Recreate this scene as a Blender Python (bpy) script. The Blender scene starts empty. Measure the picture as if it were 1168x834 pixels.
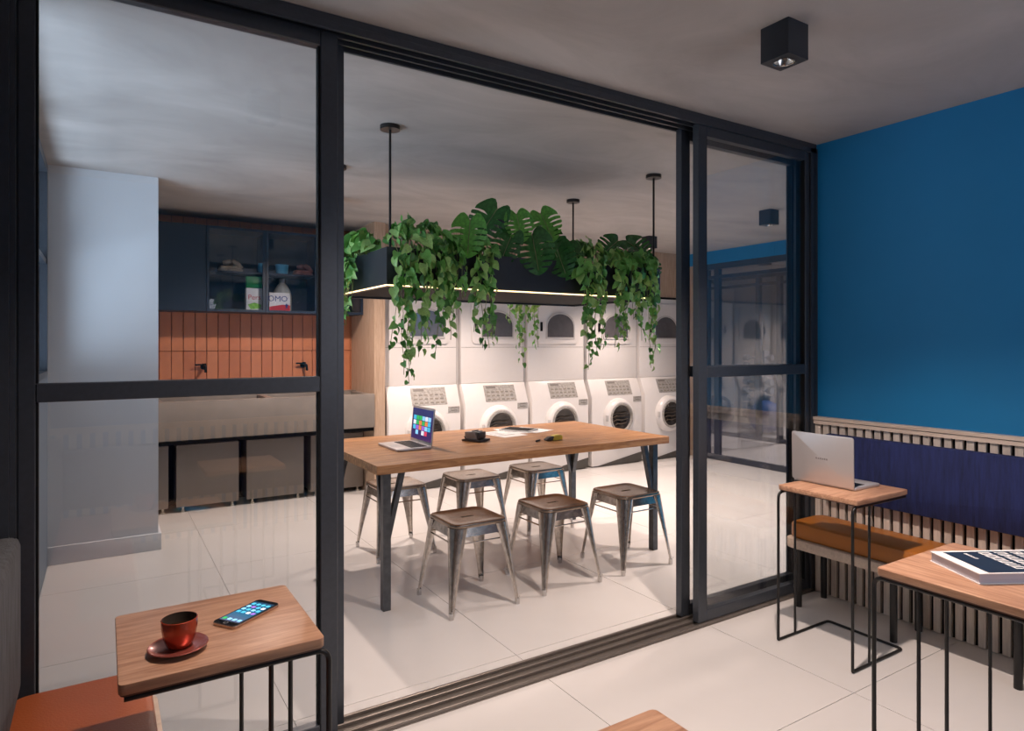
import bpy, bmesh, math, random
from mathutils import Vector, Matrix, Euler
random.seed(7)
PI = math.pi
scene = bpy.context.scene
COL = scene.collection

# ------------------------------------------------------------------ camera
cam_d = bpy.data.cameras.new('camera')
cam_d.sensor_width = 36.0
cam_d.lens = 746.0 / 1168.0 * 36.0
cam_d.shift_y = -24.0 / 1168.0
cam_d.clip_start = 0.02
cam = bpy.data.objects.new('camera', cam_d)
cam.location = (0, 0, 1.40)
cam.rotation_euler = (PI / 2, 0, -math.atan2(466.0, 746.0))
COL.objects.link(cam)
scene.camera = cam

# ------------------------------------------------------------------ world, view
world = bpy.data.worlds.new('sky')
scene.world = world
world.use_nodes = True
bg = world.node_tree.nodes['Background']
bg.inputs[0].default_value = (0.66, 0.82, 1.0, 1)
bg.inputs[1].default_value = 1.3
vs = scene.view_settings
vs.view_transform = 'Standard'
vs.look = 'None'
vs.gamma = 1.0
vs.use_curve_mapping = False
vs.exposure = 0.25

CEIL = 2.54
LAMP_POWER = 105.0
LAMP_COLOR = (1.0, 0.80, 0.695)
# cube downlights, with some unseen fill lamps added: (x, y, power factor)
LAMPS_NEAR = [(2.075, 1.475, 1.55), (0.62, 1.475, 0.80)]
LAMPS_FAR = [(4.90, 5.10, 1.4), (4.80, 3.56, 1.6), (4.0, 2.72, 1.65), (1.47, 5.0, 1.5), (2.99, 5.0, 1.4)]  # lamps behind the lounge corner and the planter foliage are added fill


def window_light(name, loc, rot, sx, sy, power, color):
    d = bpy.data.lights.new(name, 'AREA')
    d.shape = 'RECTANGLE'
    d.size, d.size_y = sx, sy
    d.energy = power
    d.color = color
    o = bpy.data.objects.new(name, d)
    o.location = loc
    o.rotation_euler = rot
    COL.objects.link(o)
    return o


# upward daylight at the laundry window; unseen fill light added at the lounge window
window_light('daylight_terrace_bounce', (-1.5, 3.3, 0.75), (0, -PI / 2 - 0.55, 0), 1.3, 3.0, 110, (0.70, 0.84, 1.0))
window_light('fill_lounge_window', (2.45, -0.86, 1.6), (PI / 2, 0, 0), 1.6, 1.3, 8, (1.0, 0.80, 0.76))

# ------------------------------------------------------------------ materials
M = {}


def newmat(name):
    m = bpy.data.materials.new(name)
    m.use_nodes = True
    nt = m.node_tree
    return m, nt, nt.nodes, nt.links, nt.nodes['Principled BSDF']


def plain(name, col, rough=0.5, metal=0.0, noise=0.0, nscale=20.0, bump=0.0, bscale=80.0, coat=0.0, spec=0.5, stretch=(1, 1, 1)):
    m, nt, N, L, p = newmat(name)
    p.inputs['Base Color'].default_value = (*col, 1)
    p.inputs['Roughness'].default_value = rough
    p.inputs['Metallic'].default_value = metal
    p.inputs['Specular IOR Level'].default_value = spec
    p.inputs['Coat Weight'].default_value = coat
    tc = N.new('ShaderNodeTexCoord')
    mp = N.new('ShaderNodeMapping')
    mp.inputs['Scale'].default_value = stretch
    L.new(tc.outputs['Object'], mp.inputs[0])
    nz = N.new('ShaderNodeTexNoise')
    nz.inputs['Scale'].default_value = nscale
    nz.inputs['Detail'].default_value = 5
    L.new(mp.outputs[0], nz.inputs[0])
    r = N.new('ShaderNodeValToRGB')
    k = noise
    r.color_ramp.elements[0].position = 0.3
    r.color_ramp.elements[1].position = 0.7
    r.color_ramp.elements[0].color = (*[c * (1 - k) for c in col], 1)
    r.color_ramp.elements[1].color = (*[min(1, c * (1 + k)) for c in col], 1)
    L.new(nz.outputs[0], r.inputs[0])
    L.new(r.outputs[0], p.inputs['Base Color'])
    if bump > 0:
        n2 = N.new('ShaderNodeTexNoise')
        n2.inputs['Scale'].default_value = bscale
        n2.inputs['Detail'].default_value = 4
        L.new(mp.outputs[0], n2.inputs[0])
        b = N.new('ShaderNodeBump')
        b.inputs['Strength'].default_value = bump
        b.inputs['Distance'].default_value = 0.01
        L.new(n2.outputs[0], b.inputs['Height'])
        L.new(b.outputs[0], p.inputs['Normal'])
    M[name] = m
    return m


def wood(name, c1, c2, axis=0, rough=0.45, scale=5.0, stretch=14.0, coat=0.0):
    m, nt, N, L, p = newmat(name)
    tc = N.new('ShaderNodeTexCoord')
    oi = N.new('ShaderNodeObjectInfo')
    add = N.new('ShaderNodeVectorMath')
    add.operation = 'ADD'
    sc = N.new('ShaderNodeVectorMath')
    sc.operation = 'SCALE'
    sc.inputs['Scale'].default_value = 7.0
    cmb = N.new('ShaderNodeCombineXYZ')
    for i in range(3):
        L.new(oi.outputs['Random'], cmb.inputs[i])
    L.new(cmb.outputs[0], sc.inputs[0])
    L.new(tc.outputs['Object'], add.inputs[0])
    L.new(sc.outputs[0], add.inputs[1])
    mp = N.new('ShaderNodeMapping')
    s = [stretch] * 3
    s[axis] = 1.0
    mp.inputs['Scale'].default_value = s
    L.new(add.outputs[0], mp.inputs[0])
    n1 = N.new('ShaderNodeTexNoise')
    n1.inputs['Scale'].default_value = scale
    n1.inputs['Detail'].default_value = 8
    n1.inputs['Roughness'].default_value = 0.65
    n1.inputs['Distortion'].default_value = 0.6
    L.new(mp.outputs[0], n1.inputs[0])
    r = N.new('ShaderNodeValToRGB')
    r.color_ramp.elements[0].position = 0.32
    r.color_ramp.elements[1].position = 0.68
    r.color_ramp.elements[0].color = (*c1, 1)
    r.color_ramp.elements[1].color = (*c2, 1)
    L.new(n1.outputs[0], r.inputs[0])
    hs = N.new('ShaderNodeHueSaturation')
    mr = N.new('ShaderNodeMapRange')
    mr.inputs[3].default_value = 0.9
    mr.inputs[4].default_value = 1.1
    L.new(oi.outputs['Random'], mr.inputs[0])
    L.new(mr.outputs[0], hs.inputs['Value'])
    L.new(r.outputs[0], hs.inputs['Color'])
    L.new(hs.outputs[0], p.inputs['Base Color'])
    p.inputs['Roughness'].default_value = rough
    p.inputs['Coat Weight'].default_value = coat
    b = N.new('ShaderNodeBump')
    b.inputs['Strength'].default_value = 0.15
    b.inputs['Distance'].default_value = 0.004
    L.new(n1.outputs[0], b.inputs['Height'])
    L.new(b.outputs[0], p.inputs['Normal'])
    M[name] = m
    return m


def emit(name, col, strength):
    m, nt, N, L, p = newmat(name)
    p.inputs['Base Color'].default_value = (*col, 1)
    p.inputs['Emission Color'].default_value = (*col, 1)
    p.inputs['Emission Strength'].default_value = strength
    M[name] = m
    return m


def pane_mat(name, tint=(1, 1, 1), ior=1.5, rough=0.0):
    """thin glazing: mirror reflection by Fresnel over a tinted clear pane"""
    m, nt, N, L, p = newmat(name)
    N.remove(p)
    out = N['Material Output']
    tr = N.new('ShaderNodeBsdfTransparent')
    tr.inputs[0].default_value = (*tint, 1)
    gl = N.new('ShaderNodeBsdfGlossy')
    gl.inputs['Roughness'].default_value = rough
    gl.inputs[0].default_value = (1, 1, 1, 1)
    fr = N.new('ShaderNodeFresnel')
    # the same reflectance on both faces of the pane
    ge = N.new('ShaderNodeNewGeometry')
    im = N.new('ShaderNodeMapRange')
    im.inputs[3].default_value = ior
    im.inputs[4].default_value = 1.0 / ior
    L.new(ge.outputs['Backfacing'], im.inputs[0])
    L.new(im.outputs[0], fr.inputs[0])
    mx = N.new('ShaderNodeMixShader')
    L.new(fr.outputs[0], mx.inputs[0])
    L.new(tr.outputs[0], mx.inputs[1])
    L.new(gl.outputs[0], mx.inputs[2])
    L.new(mx.outputs[0], out.inputs[0])
    M[name] = m
    return m


def concrete(name, c1, c2):
    m, nt, N, L, p = newmat(name)
    tc = N.new('ShaderNodeTexCoord')
    mp = N.new('ShaderNodeMapping')
    mp.inputs['Scale'].default_value = (0.7, 1.3, 1.0)
    mp.inputs['Rotation'].default_value = (0, 0, 0.5)
    L.new(tc.outputs['Object'], mp.inputs[0])
    n1 = N.new('ShaderNodeTexNoise')
    n1.inputs['Scale'].default_value = 1.5
    n1.inputs['Detail'].default_value = 9
    n1.inputs['Roughness'].default_value = 0.62
    n1.inputs['Distortion'].default_value = 1.0
    L.new(mp.outputs[0], n1.inputs[0])
    r = N.new('ShaderNodeValToRGB')
    r.color_ramp.elements[0].position = 0.30
    r.color_ramp.elements[1].position = 0.70
    r.color_ramp.elements[0].color = (*c1, 1)
    r.color_ramp.elements[1].color = (*c2, 1)
    L.new(n1.outputs[0], r.inputs[0])
    L.new(r.outputs[0], p.inputs['Base Color'])
    p.inputs['Roughness'].default_value = 0.6
    b = N.new('ShaderNodeBump')
    b.inputs['Strength'].default_value = 0.12
    b.inputs['Distance'].default_value = 0.02
    L.new(n1.outputs[0], b.inputs['Height'])
    L.new(b.outputs[0], p.inputs['Normal'])
    M[name] = m


concrete('concrete', (0.32, 0.305, 0.295), (0.46, 0.44, 0.425))
plain('floor_porcelain', (0.66, 0.64, 0.62), rough=0.24, noise=0.03, nscale=2.0)
plain('grout', (0.52, 0.49, 0.46), rough=0.8)
plain('blue_paint', (0.004, 0.20, 0.47), rough=0.55, noise=0.03, nscale=3, bump=0.05, bscale=200)
plain('white_wall', (0.62, 0.64, 0.67), rough=0.6, noise=0.02, nscale=4)
plain('dark_wall', (0.10, 0.11, 0.13), rough=0.6, noise=0.04)
plain('blue_grey_wall', (0.14, 0.18, 0.23), rough=0.5, noise=0.04)
plain('frame_metal', (0.046, 0.053, 0.066), rough=0.30, metal=0.3, noise=0.08, nscale=60)
plain('track_metal', (0.20, 0.175, 0.155), rough=0.35, metal=0.6, noise=0.06)
plain('black_matte', (0.006, 0.0065, 0.008), rough=0.7, noise=0.1, spec=0.15)
plain('black_steel', (0.022, 0.021, 0.021), rough=0.35, metal=0.4, noise=0.1)
plain('leg_steel', (0.085, 0.09, 0.098), rough=0.35, metal=0.6, noise=0.2, nscale=30)
plain('planter_metal', (0.022, 0.027, 0.036), rough=0.45, metal=0.2, noise=0.1)
plain('navy_cabinet', (0.009, 0.024, 0.050), rough=0.4, noise=0.08)
wood('slat_oak', (0.56, 0.485, 0.415), (0.74, 0.66, 0.58), axis=2, rough=0.5)
wood('rail_oak', (0.58, 0.47, 0.39), (0.72, 0.61, 0.52), axis=1, rough=0.45)
wood('bench_oak', (0.46, 0.36, 0.28), (0.62, 0.50, 0.40), axis=1, rough=0.5)
wood('top_oak', (0.31, 0.15, 0.085), (0.57, 0.335, 0.21), axis=0, rough=0.38, scale=6, stretch=10)
wood('plank_table', (0.24, 0.095, 0.034), (0.56, 0.29, 0.125), axis=0, rough=0.40, scale=5, stretch=10)
wood('cladding', (0.36, 0.245, 0.165), (0.52, 0.38, 0.28), axis=2, rough=0.5)
plain('edge_brown', (0.10, 0.045, 0.03), rough=0.4, noise=0.15, nscale=12, stretch=(1, 20, 20))
plain('tan_leather', (0.40, 0.135, 0.018), rough=0.42, noise=0.10, nscale=5, bump=0.12, bscale=160)
plain('red_leather', (0.36, 0.085, 0.022), rough=0.42, noise=0.10, nscale=5, bump=0.12, bscale=160)
plain('navy_fabric', (0.012, 0.022, 0.105), rough=0.85, noise=0.35, nscale=60, bump=0.5, bscale=220, stretch=(1, 1, 0.12))
plain('grey_fabric', (0.075, 0.078, 0.085), rough=0.9, noise=0.3, nscale=60, bump=0.5, bscale=220, stretch=(1, 1, 0.15))
plain('tile_terracotta', (0.56, 0.215, 0.105), rough=0.30, noise=0.12, nscale=6)
plain('tile_terracotta_b', (0.50, 0.18, 0.088), rough=0.32, noise=0.12, nscale=6)
plain('tile_grout', (0.16, 0.06, 0.035), rough=0.9)
plain('sink_stone', (0.22, 0.19, 0.165), rough=0.45, noise=0.08, nscale=8, bump=0.05)
plain('bin_taupe', (0.25, 0.215, 0.185), rough=0.4, noise=0.03)
plain('enamel', (0.74, 0.71, 0.69), rough=0.28, noise=0.01)
plain('enamel_grey', (0.52, 0.50, 0.49), rough=0.35, noise=0.02)
plain('panel_grey', (0.38, 0.36, 0.335), rough=0.4, metal=0.1, noise=0.25, nscale=50)
plain('panel_text', (0.20, 0.185, 0.17), rough=0.5)
plain('wedge_dark', (0.065, 0.058, 0.050), rough=0.6, noise=0.1)
plain('chrome', (0.62, 0.60, 0.58), rough=0.18, metal=1.0, noise=0.04)
plain('drum_dark', (0.035, 0.028, 0.024), rough=0.25, noise=0.5, nscale=14)
plain('dark_glass', (0.105, 0.10, 0.105), rough=0.08, coat=0.5, noise=0.1)
plain('laundry_cloth', (0.10, 0.075, 0.055), rough=0.9, noise=0.4, nscale=8)
plain('gunmetal', (0.56, 0.51, 0.46), rough=0.24, metal=1.0, noise=0.22, nscale=45, bump=0.04, bscale=120)
plain('gunmetal_seat', (0.36, 0.29, 0.235), rough=0.27, metal=1.0, noise=0.25, nscale=18, bump=0.05, bscale=90)  # brown tint puts the table's reflection into the seat colour
plain('leaf_green', (0.17, 0.45, 0.095), rough=0.38, noise=0.4, nscale=25)
plain('leaf_light', (0.36, 0.60, 0.18), rough=0.40, noise=0.4, nscale=25)
plain('leaf_dark', (0.08, 0.25, 0.055), rough=0.38, noise=0.35, nscale=25)
plain('monstera_green', (0.030, 0.135, 0.028), rough=0.26, noise=0.35, nscale=12)
plain('monstera_light', (0.11, 0.36, 0.05), rough=0.32, noise=0.35, nscale=12)
plain('stem_green', (0.20, 0.24, 0.10), rough=0.6, noise=0.2)
plain('soil', (0.03, 0.02, 0.014), rough=1.0, noise=0.5, bump=0.8, bscale=60)
plain('laptop_silver', (0.60, 0.58, 0.58), rough=0.35, metal=0.55, noise=0.01)
plain('laptop_mark', (0.22, 0.20, 0.20), rough=0.5)
plain('keys_black', (0.02, 0.018, 0.018), rough=0.5)
plain('paper_white', (0.78, 0.77, 0.76), rough=0.7, noise=0.01)
plain('paper_print', (0.30, 0.31, 0.33), rough=0.7, noise=0.3)
plain('page_grey', (0.50, 0.50, 0.58), rough=0.7, noise=0.08, nscale=3, stretch=(1, 1, 200))
plain('cover_navy', (0.012, 0.022, 0.045), rough=0.4, noise=0.1)
plain('copper_glaze', (0.42, 0.055, 0.022), rough=0.22, metal=0.45, noise=0.2, nscale=10, coat=0.4)
plain('saucer_glaze', (0.30, 0.075, 0.055), rough=0.28, metal=0.35, noise=0.15, nscale=10, coat=0.3)
plain('cup_inside', (0.06, 0.045, 0.035), rough=0.3, noise=0.2)
plain('coffee', (0.035, 0.016, 0.008), rough=0.15)
plain('phone_black', (0.008, 0.008, 0.010), rough=0.12, coat=0.5)
plain('phone_side', (0.55, 0.42, 0.34), rough=0.25, metal=0.9)
plain('yellow_plastic', (0.72, 0.55, 0.06), rough=0.4, noise=0.05)
plain('device_dark', (0.045, 0.045, 0.050), rough=0.4, noise=0.1)
plain('device_grey', (0.30, 0.29, 0.29), rough=0.45, noise=0.05)
plain('pack_green', (0.01, 0.26, 0.06), rough=0.4, noise=0.15)
plain('pack_white', (0.75, 0.75, 0.74), rough=0.4, noise=0.03)
plain('pack_red', (0.55, 0.015, 0.03), rough=0.4, noise=0.1)
plain('pack_blue', (0.012, 0.02, 0.20), rough=0.4)
plain('pack_lime', (0.20, 0.50, 0.05), rough=0.4, noise=0.4, nscale=40)
plain('cup_blue', (0.10, 0.42, 0.62), rough=0.3, noise=0.05)
plain('jug_cream', (0.66, 0.64, 0.56), rough=0.4, noise=0.05)
plain('cloth_beige', (0.50, 0.40, 0.28), rough=0.9, noise=0.3, nscale=25, bump=0.4)
plain('cloth_rose', (0.34, 0.14, 0.11), rough=0.9, noise=0.3, nscale=25, bump=0.4)
plain('gym_blue', (0.02, 0.07, 0.30), rough=0.5, noise=0.1)
plain('gym_grey', (0.16, 0.17, 0.20), rough=0.5, noise=0.1)
plain('gym_wall', (0.62, 0.60, 0.58), rough=0.7, noise=0.02)
plain('bronze_foot', (0.62, 0.56, 0.46), rough=0.35, metal=0.3)
emit('led_warm', (1.0, 0.70, 0.36), 2.6)
emit('bulb', (1.0, 0.86, 0.72), 30.0)
pane_mat('glass', (0.965, 0.972, 0.976), 1.62)
pane_mat('glass_gym', (0.88, 0.90, 0.94), 2.2)
pane_mat('glass_window', (0.93, 0.95, 0.97), 1.5)
pane_mat('glass_cabinet', (0.90, 0.93, 0.97), 1.5)


def screen_mat(name, kind):
    """backlit display: desktop of coloured app tiles"""
    m, nt, N, L, p = newmat(name)
    p.inputs['Base Color'].default_value = (0.01, 0.01, 0.02, 1)
    p.inputs['Roughness'].default_value = 0.12
    tc = N.new('ShaderNodeTexCoord')
    sep = N.new('ShaderNodeSeparateXYZ')
    L.new(tc.outputs['Generated'], sep.inputs[0])
    r = N.new('ShaderNodeValToRGB')
    e = r.color_ramp.elements
    if kind == 'laptop':
        e[0].color = (0.06, 0.02, 0.16, 1)
        e[1].color = (0.02, 0.05, 0.22, 1)
        L.new(sep.outputs[2], r.inputs[0])
        st = 0.55
    else:
        e[0].color = (0.10, 0.12, 0.20, 1)
        e[1].color = (0.01, 0.05, 0.10, 1)
        k = r.color_ramp.elements.new(0.45)
        k.color = (0.01, 0.13, 0.24, 1)
        L.new(sep.outputs[0], r.inputs[0])
        st = 1.2
    L.new(r.outputs[0], p.inputs['Emission Color'])
    p.inputs['Emission Strength'].default_value = st
    M[name] = m


screen_mat('laptop_desktop', 'laptop')
screen_mat('phone_desktop', 'phone')
ICON = [('icon_green', (0.02, 0.42, 0.10)), ('icon_cyan', (0.05, 0.45, 0.70)), ('icon_white', (0.70, 0.75, 0.85)),
        ('icon_orange', (0.75, 0.22, 0.05)), ('icon_red', (0.65, 0.04, 0.10)), ('icon_violet', (0.30, 0.12, 0.60)),
        ('icon_sky', (0.25, 0.60, 0.90))]
for n, c in ICON:
    emit(n, c, 0.65)


# ------------------------------------------------------------------ mesh helpers
def tag(o, label=None, cat=None, group=None, kind=None):
    if label:
        o['label'] = label
    if cat:
        o['category'] = cat
    if group:
        o['group'] = group
    if kind:
        o['kind'] = kind
    return o


def empty(name, loc=(0, 0, 0), rz=0.0):
    o = bpy.data.objects.new(name, None)
    o.empty_display_size = 0.05
    o.location = loc
    o.rotation_euler = (0, 0, rz)
    COL.objects.link(o)
    return o


def link(name, me, mat, parent=None, loc=None, rot=None):
    if mat is not None and not me.materials:
        me.materials.append(M[mat] if isinstance(mat, str) else mat)
    o = bpy.data.objects.new(name, me)
    COL.objects.link(o)
    if parent is not None:
        o.parent = parent
    if loc is not None:
        o.location = loc
    if rot is not None:
        o.rotation_euler = rot
    return o


def bm_obj(name, bm, mat, parent=None, smooth=False, loc=None, rot=None, autosm=None):
    bmesh.ops.recalc_face_normals(bm, faces=bm.faces[:])
    me = bpy.data.meshes.new(name)
    bm.to_mesh(me)
    bm.free()
    if smooth:
        for p in me.polygons:
            p.use_smooth = True
    if autosm is not None:
        for p in me.polygons:
            p.use_smooth = True
        me.set_sharp_from_angle(angle=autosm)
    return link(name, me, mat, parent, loc, rot)


def bbox(bm, x0, x1, y0, y1, z0, z1, bev=0.0, seg=2):
    vs_ = [bm.verts.new(c) for c in ((x0, y0, z0), (x1, y0, z0), (x1, y1, z0), (x0, y1, z0), (x0, y0, z1), (x1, y0, z1), (x1, y1, z1), (x0, y1, z1))]
    fs = [bm.faces.new([vs_[i] for i in q]) for q in ((0, 3, 2, 1), (4, 5, 6, 7), (0, 1, 5, 4), (1, 2, 6, 5), (2, 3, 7, 6), (3, 0, 4, 7))]
    if bev > 0:
        es = list({e for f in fs for e in f.edges})
        bmesh.ops.bevel(bm, geom=es, offset=bev, segments=seg, affect='EDGES', profile=0.5)
    return bm


def box(name, b, mat, parent=None, bev=0.0, seg=2, loc=None, rot=None):
    bm = bmesh.new()
    bbox(bm, *b, bev=bev, seg=seg)
    return bm_obj(name, bm, mat, parent, loc=loc, rot=rot, autosm=0.6 if bev > 0 else None)


def tube_bm(bm, pts, r, n=8, cap=True, radii=None):
    pts = [Vector(p) for p in pts]
    rings = []
    prev_n = None
    for i, p in enumerate(pts):
        if i == 0:
            d = pts[1] - p
        elif i == len(pts) - 1:
            d = p - pts[i - 1]
        else:
            d = (pts[i + 1] - p).normalized() + (p - pts[i - 1]).normalized()
        d.normalize()
        if prev_n is None:
            a = Vector((0, 0, 1)) if abs(d.z) < 0.9 else Vector((1, 0, 0))
            u = d.cross(a).normalized()
        else:
            u = (prev_n - d * prev_n.dot(d)).normalized()
        prev_n = u
        w = d.cross(u)
        rr = radii[i] if radii else r
        rings.append([bm.verts.new(p + (u * math.cos(2 * PI * k / n) + w * math.sin(2 * PI * k / n)) * rr) for k in range(n)])
    for a, b in zip(rings, rings[1:]):
        for k in range(n):
            bm.faces.new((a[k], a[(k + 1) % n], b[(k + 1) % n], b[k]))
    if cap:
        bm.faces.new(rings[0][::-1])
        bm.faces.new(rings[-1])
    return bm


def fillet(pts, r, n=5):
    pts = [Vector(p) for p in pts]
    out = [pts[0]]
    for i in range(1, len(pts) - 1):
        a, p, b = pts[i - 1], pts[i], pts[i + 1]
        da, db = (a - p).normalized(), (b - p).normalized()
        s, e = p + da * r, p + db * r
        for k in range(n + 1):
            t = k / n
            out.append(s * (1 - t) ** 2 + p * 2 * t * (1 - t) + e * t * t)
    out.append(pts[-1])
    return out


def tube(name, pts, r, mat, parent=None, n=8, radii=None, loc=None):
    bm = bmesh.new()
    tube_bm(bm, pts, r, n, radii=radii)
    return bm_obj(name, bm, mat, parent, loc=loc, autosm=0.9)


def lathe_bm(bm, prof, n=32, axis='z', center=(0, 0, 0), close=True):
    """prof: list of (radius, height)"""
    c = Vector(center)
    rings = []
    for r, h in prof:
        ring = []
        if r < 1e-6:
            v = (0, 0, h)
            if axis == 'y':
                v = (0, h, 0)
            ring = [bm.verts.new(c + Vector(v))]
        else:
            for k in range(n):
                a = 2 * PI * k / n
                v = (r * math.cos(a), r * math.sin(a), h) if axis == 'z' else (r * math.cos(a), h, r * math.sin(a))
                ring.append(bm.verts.new(c + Vector(v)))
        rings.append(ring)
    for a, b in zip(rings, rings[1:]):
        if len(a) == 1 and len(b) == 1:
            continue
        if len(a) == 1:
            for k in range(n):
                bm.faces.new((a[0], b[k], b[(k + 1) % n]))
        elif len(b) == 1:
            for k in range(n):
                bm.faces.new((a[k], a[(k + 1) % n], b[0]))
        else:
            for k in range(n):
                bm.faces.new((a[k], a[(k + 1) % n], b[(k + 1) % n], b[k]))
    return bm


def lathe(name, prof, mat, parent=None, n=32, axis='z', center=(0, 0, 0), loc=None, rot=None, sharp=0.7):
    bm = bmesh.new()
    lathe_bm(bm, prof, n, axis, center)
    return bm_obj(name, bm, mat, parent, loc=loc, rot=rot, autosm=sharp)


def rrect(w, d, r, n=5, cx=0.0, cy=0.0):
    pts = []
    for sx, sy, a0 in ((1, 1, 0), (-1, 1, PI / 2), (-1, -1, PI), (1, -1, 3 * PI / 2)):
        for k in range(n + 1):
            a = a0 + PI / 2 * k / n
            pts.append((cx + sx * (w / 2 - r) + r * math.cos(a), cy + sy * (d / 2 - r) + r * math.sin(a)))
    return pts


def prism_bm(bm, poly, a0, a1, plane='xy'):
    def P(p, h):
        return {'xy': (p[0], p[1], h), 'xz': (p[0], h, p[1]), 'yz': (h, p[0], p[1])}[plane]
    A = [bm.verts.new(P(p, a0)) for p in poly]
    B = [bm.verts.new(P(p, a1)) for p in poly]
    n = len(poly)
    for k in range(n):
        bm.faces.new((A[k], A[(k + 1) % n], B[(k + 1) % n], B[k]))
    bm.faces.new(A[::-1])
    bm.faces.new(B)
    return bm


def prism(name, poly, a0, a1, mat, parent=None, plane='xy', bev=0.0, loc=None, rot=None, sharp=0.6):
    bm = bmesh.new()
    prism_bm(bm, poly, a0, a1, plane)
    if bev > 0:
        bm.normal_update()
        es = [e for e in bm.edges if len(e.link_faces) == 2 and e.calc_face_angle(0) > 0.7]
        bmesh.ops.bevel(bm, geom=es, offset=bev, segments=2, affect='EDGES', profile=0.5)
    return bm_obj(name, bm, mat, parent, loc=loc, rot=rot, autosm=sharp)


def text(name, body, size, mat, parent, mat4, extrude=0.0005):
    cu = bpy.data.curves.new(name, 'FONT')
    cu.body = body
    cu.size = size
    cu.extrude = extrude
    cu.align_x = 'CENTER'
    cu.align_y = 'CENTER'
    tmp = bpy.data.objects.new(name, cu)
    COL.objects.link(tmp)
    bpy.context.view_layer.update()
    me = bpy.data.meshes.new_from_object(tmp.evaluated_get(bpy.context.evaluated_depsgraph_get()))
    bpy.data.objects.remove(tmp)
    bpy.data.curves.remove(cu)
    me.name = name
    me.transform(mat4)
    me.materials.clear()
    return link(name, me, mat, parent)


def copy_tree(o, parent=None):
    c = o.copy()
    COL.objects.link(c)
    c.parent = parent
    for ch in o.children:
        copy_tree(ch, c)
    return c


def struct(o, label, cat):
    return tag(o, label, cat, kind='structure')


# ================================================================== STRUCTURE
LW, BW, RW = -0.30, -0.70, 3.445          # lounge: left wall, back wall, blue wall
TW, GX, FX, EX = 6.47, 6.30, 8.10, 10.4   # laundry: tile wall, gym-side wall; corridor far frame; gym far wall
G0, G1 = 2.24, 2.40                       # glass partition depth

# floor: slab plus large porcelain tiles
fl = box('floor', (LW - 0.1, EX + 0.1, BW - 0.1, 8.6, -0.12, -0.004), 'grout')
struct(fl, 'pale polished porcelain floor of large square tiles', 'floor')
TSX, TSY, GAP = 0.978, 0.99, 0.003
tile_me = None
xs = [0.60 + TSX * k for k in range(-1, 10)]
ys = [1.50 + TSY * k for k in range(-3, 7)]
for x in xs:
    for y in ys:
        x0, x1 = max(x, LW), min(x + TSX, EX)
        y0, y1 = max(y, BW), min(y + TSY, 8.5)
        if x1 - x0 < 0.02 or y1 - y0 < 0.02:
            continue
        full = (x1 - x0 > TSX - 1e-4) and (y1 - y0 > TSY - 1e-4)
        if full and tile_me is not None:
            o = link('floor_tile', tile_me, None, fl, loc=(x0, y0, 0))
        else:
            o = box('floor_tile', (GAP / 2, x1 - x0 - GAP / 2, GAP / 2, y1 - y0 - GAP / 2, -0.010, 0.0), 'floor_porcelain', fl, loc=(x0, y0, 0))
            if full:
                tile_me = o.data

ce = box('ceiling', (LW - 0.1, EX + 0.1, BW - 0.1, 8.6, CEIL, CEIL + 0.12), 'concrete')
struct(ce, 'mottled grey burnt-cement ceiling over both rooms', 'ceiling')

wr = box('wall_right', (RW + 0.012, RW + 0.14, BW, G1, 0, CEIL), 'blue_paint')
struct(wr, 'deep blue painted wall above the slatted bench', 'wall')
slat_back = box('slat_backing', (RW + 0.002, RW + 0.012, BW, G0, 0.0, 0.955), 'black_matte', wr)
# vertical slats, 48 mm apart
sl_me = None
y = 2.222
nsl = 0
while y > BW + 0.03:
    if sl_me is None:
        o = box('slat', (RW - 0.018, RW + 0.002, -0.0155, 0.0155, 0.004, 0.957), 'slat_oak', wr, loc=(0, y, 0))
        sl_me = o.data
    else:
        link('slat', sl_me, None, wr, loc=(0, y, 0))
    y -= 0.048
t1 = empty('trim_1', (RW, 0, 0))
struct(t1, 'pale oak ledge rail running along the top of the slats under the blue wall', 'rail')
box('ledge', (-0.035, 0.012, BW, G0, 0.975, 0.992), 'rail_oak', t1)
box('face_board', (-0.030, 0.002, BW, G0, 0.952, 0.972), 'rail_oak', t1)
box('shadow_gap', (-0.026, 0.004, BW, G0, 0.9715, 0.9755), 'black_matte', t1)

# lounge side walls behind the camera
wl = box('wall_left', (LW - 0.12, LW, BW, G1, 0, CEIL), 'dark_wall')
struct(wl, 'dark grey wall of the lounge behind the left bench', 'wall')
wb = empty('wall_back', (0, BW, 0))
struct(wb, 'blue wall of the lounge facing the glass partition', 'wall')
box('wall_panel', (LW, 1.55, -0.12, 0, 0, CEIL), 'blue_paint', wb)
box('wall_panel', (1.55, 3.35, -0.12, 0, 0, 0.95), 'blue_paint', wb)
box('wall_panel', (1.55, 3.35, -0.12, 0, 2.28, CEIL), 'blue_paint', wb)
box('wall_panel', (3.35, RW + 0.14, -0.12, 0, 0, CEIL), 'blue_paint', wb)
w2 = empty('window_2', (2.45, BW - 0.06, 0.95))  # window added out of view to let in fill light
struct(w2, 'dark framed window added out of view in the lounge back wall for fill light', 'window')
for b in ((-0.90, -0.85, -0.03, 0.03, 0, 1.33), (0.85, 0.90, -0.03, 0.03, 0, 1.33), (-0.85, 0.85, -0.03, 0.03, 0, 0.05), (-0.85, 0.85, -0.03, 0.03, 1.28, 1.33)):
    box('frame_bar', b, 'frame_metal', w2)
box('pane', (-0.85, 0.85, -0.004, 0.004, 0.05, 1.28), 'glass_window', w2)
t2 = empty('trim_2', (0, BW, 0))
struct(t2, 'pale oak rail and slats low on the lounge back wall', 'rail')
box('ledge', (LW, RW, 0.0, 0.05, 0.80, 0.84), 'rail_oak', t2)
x = LW + 0.05
s2 = None
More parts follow.
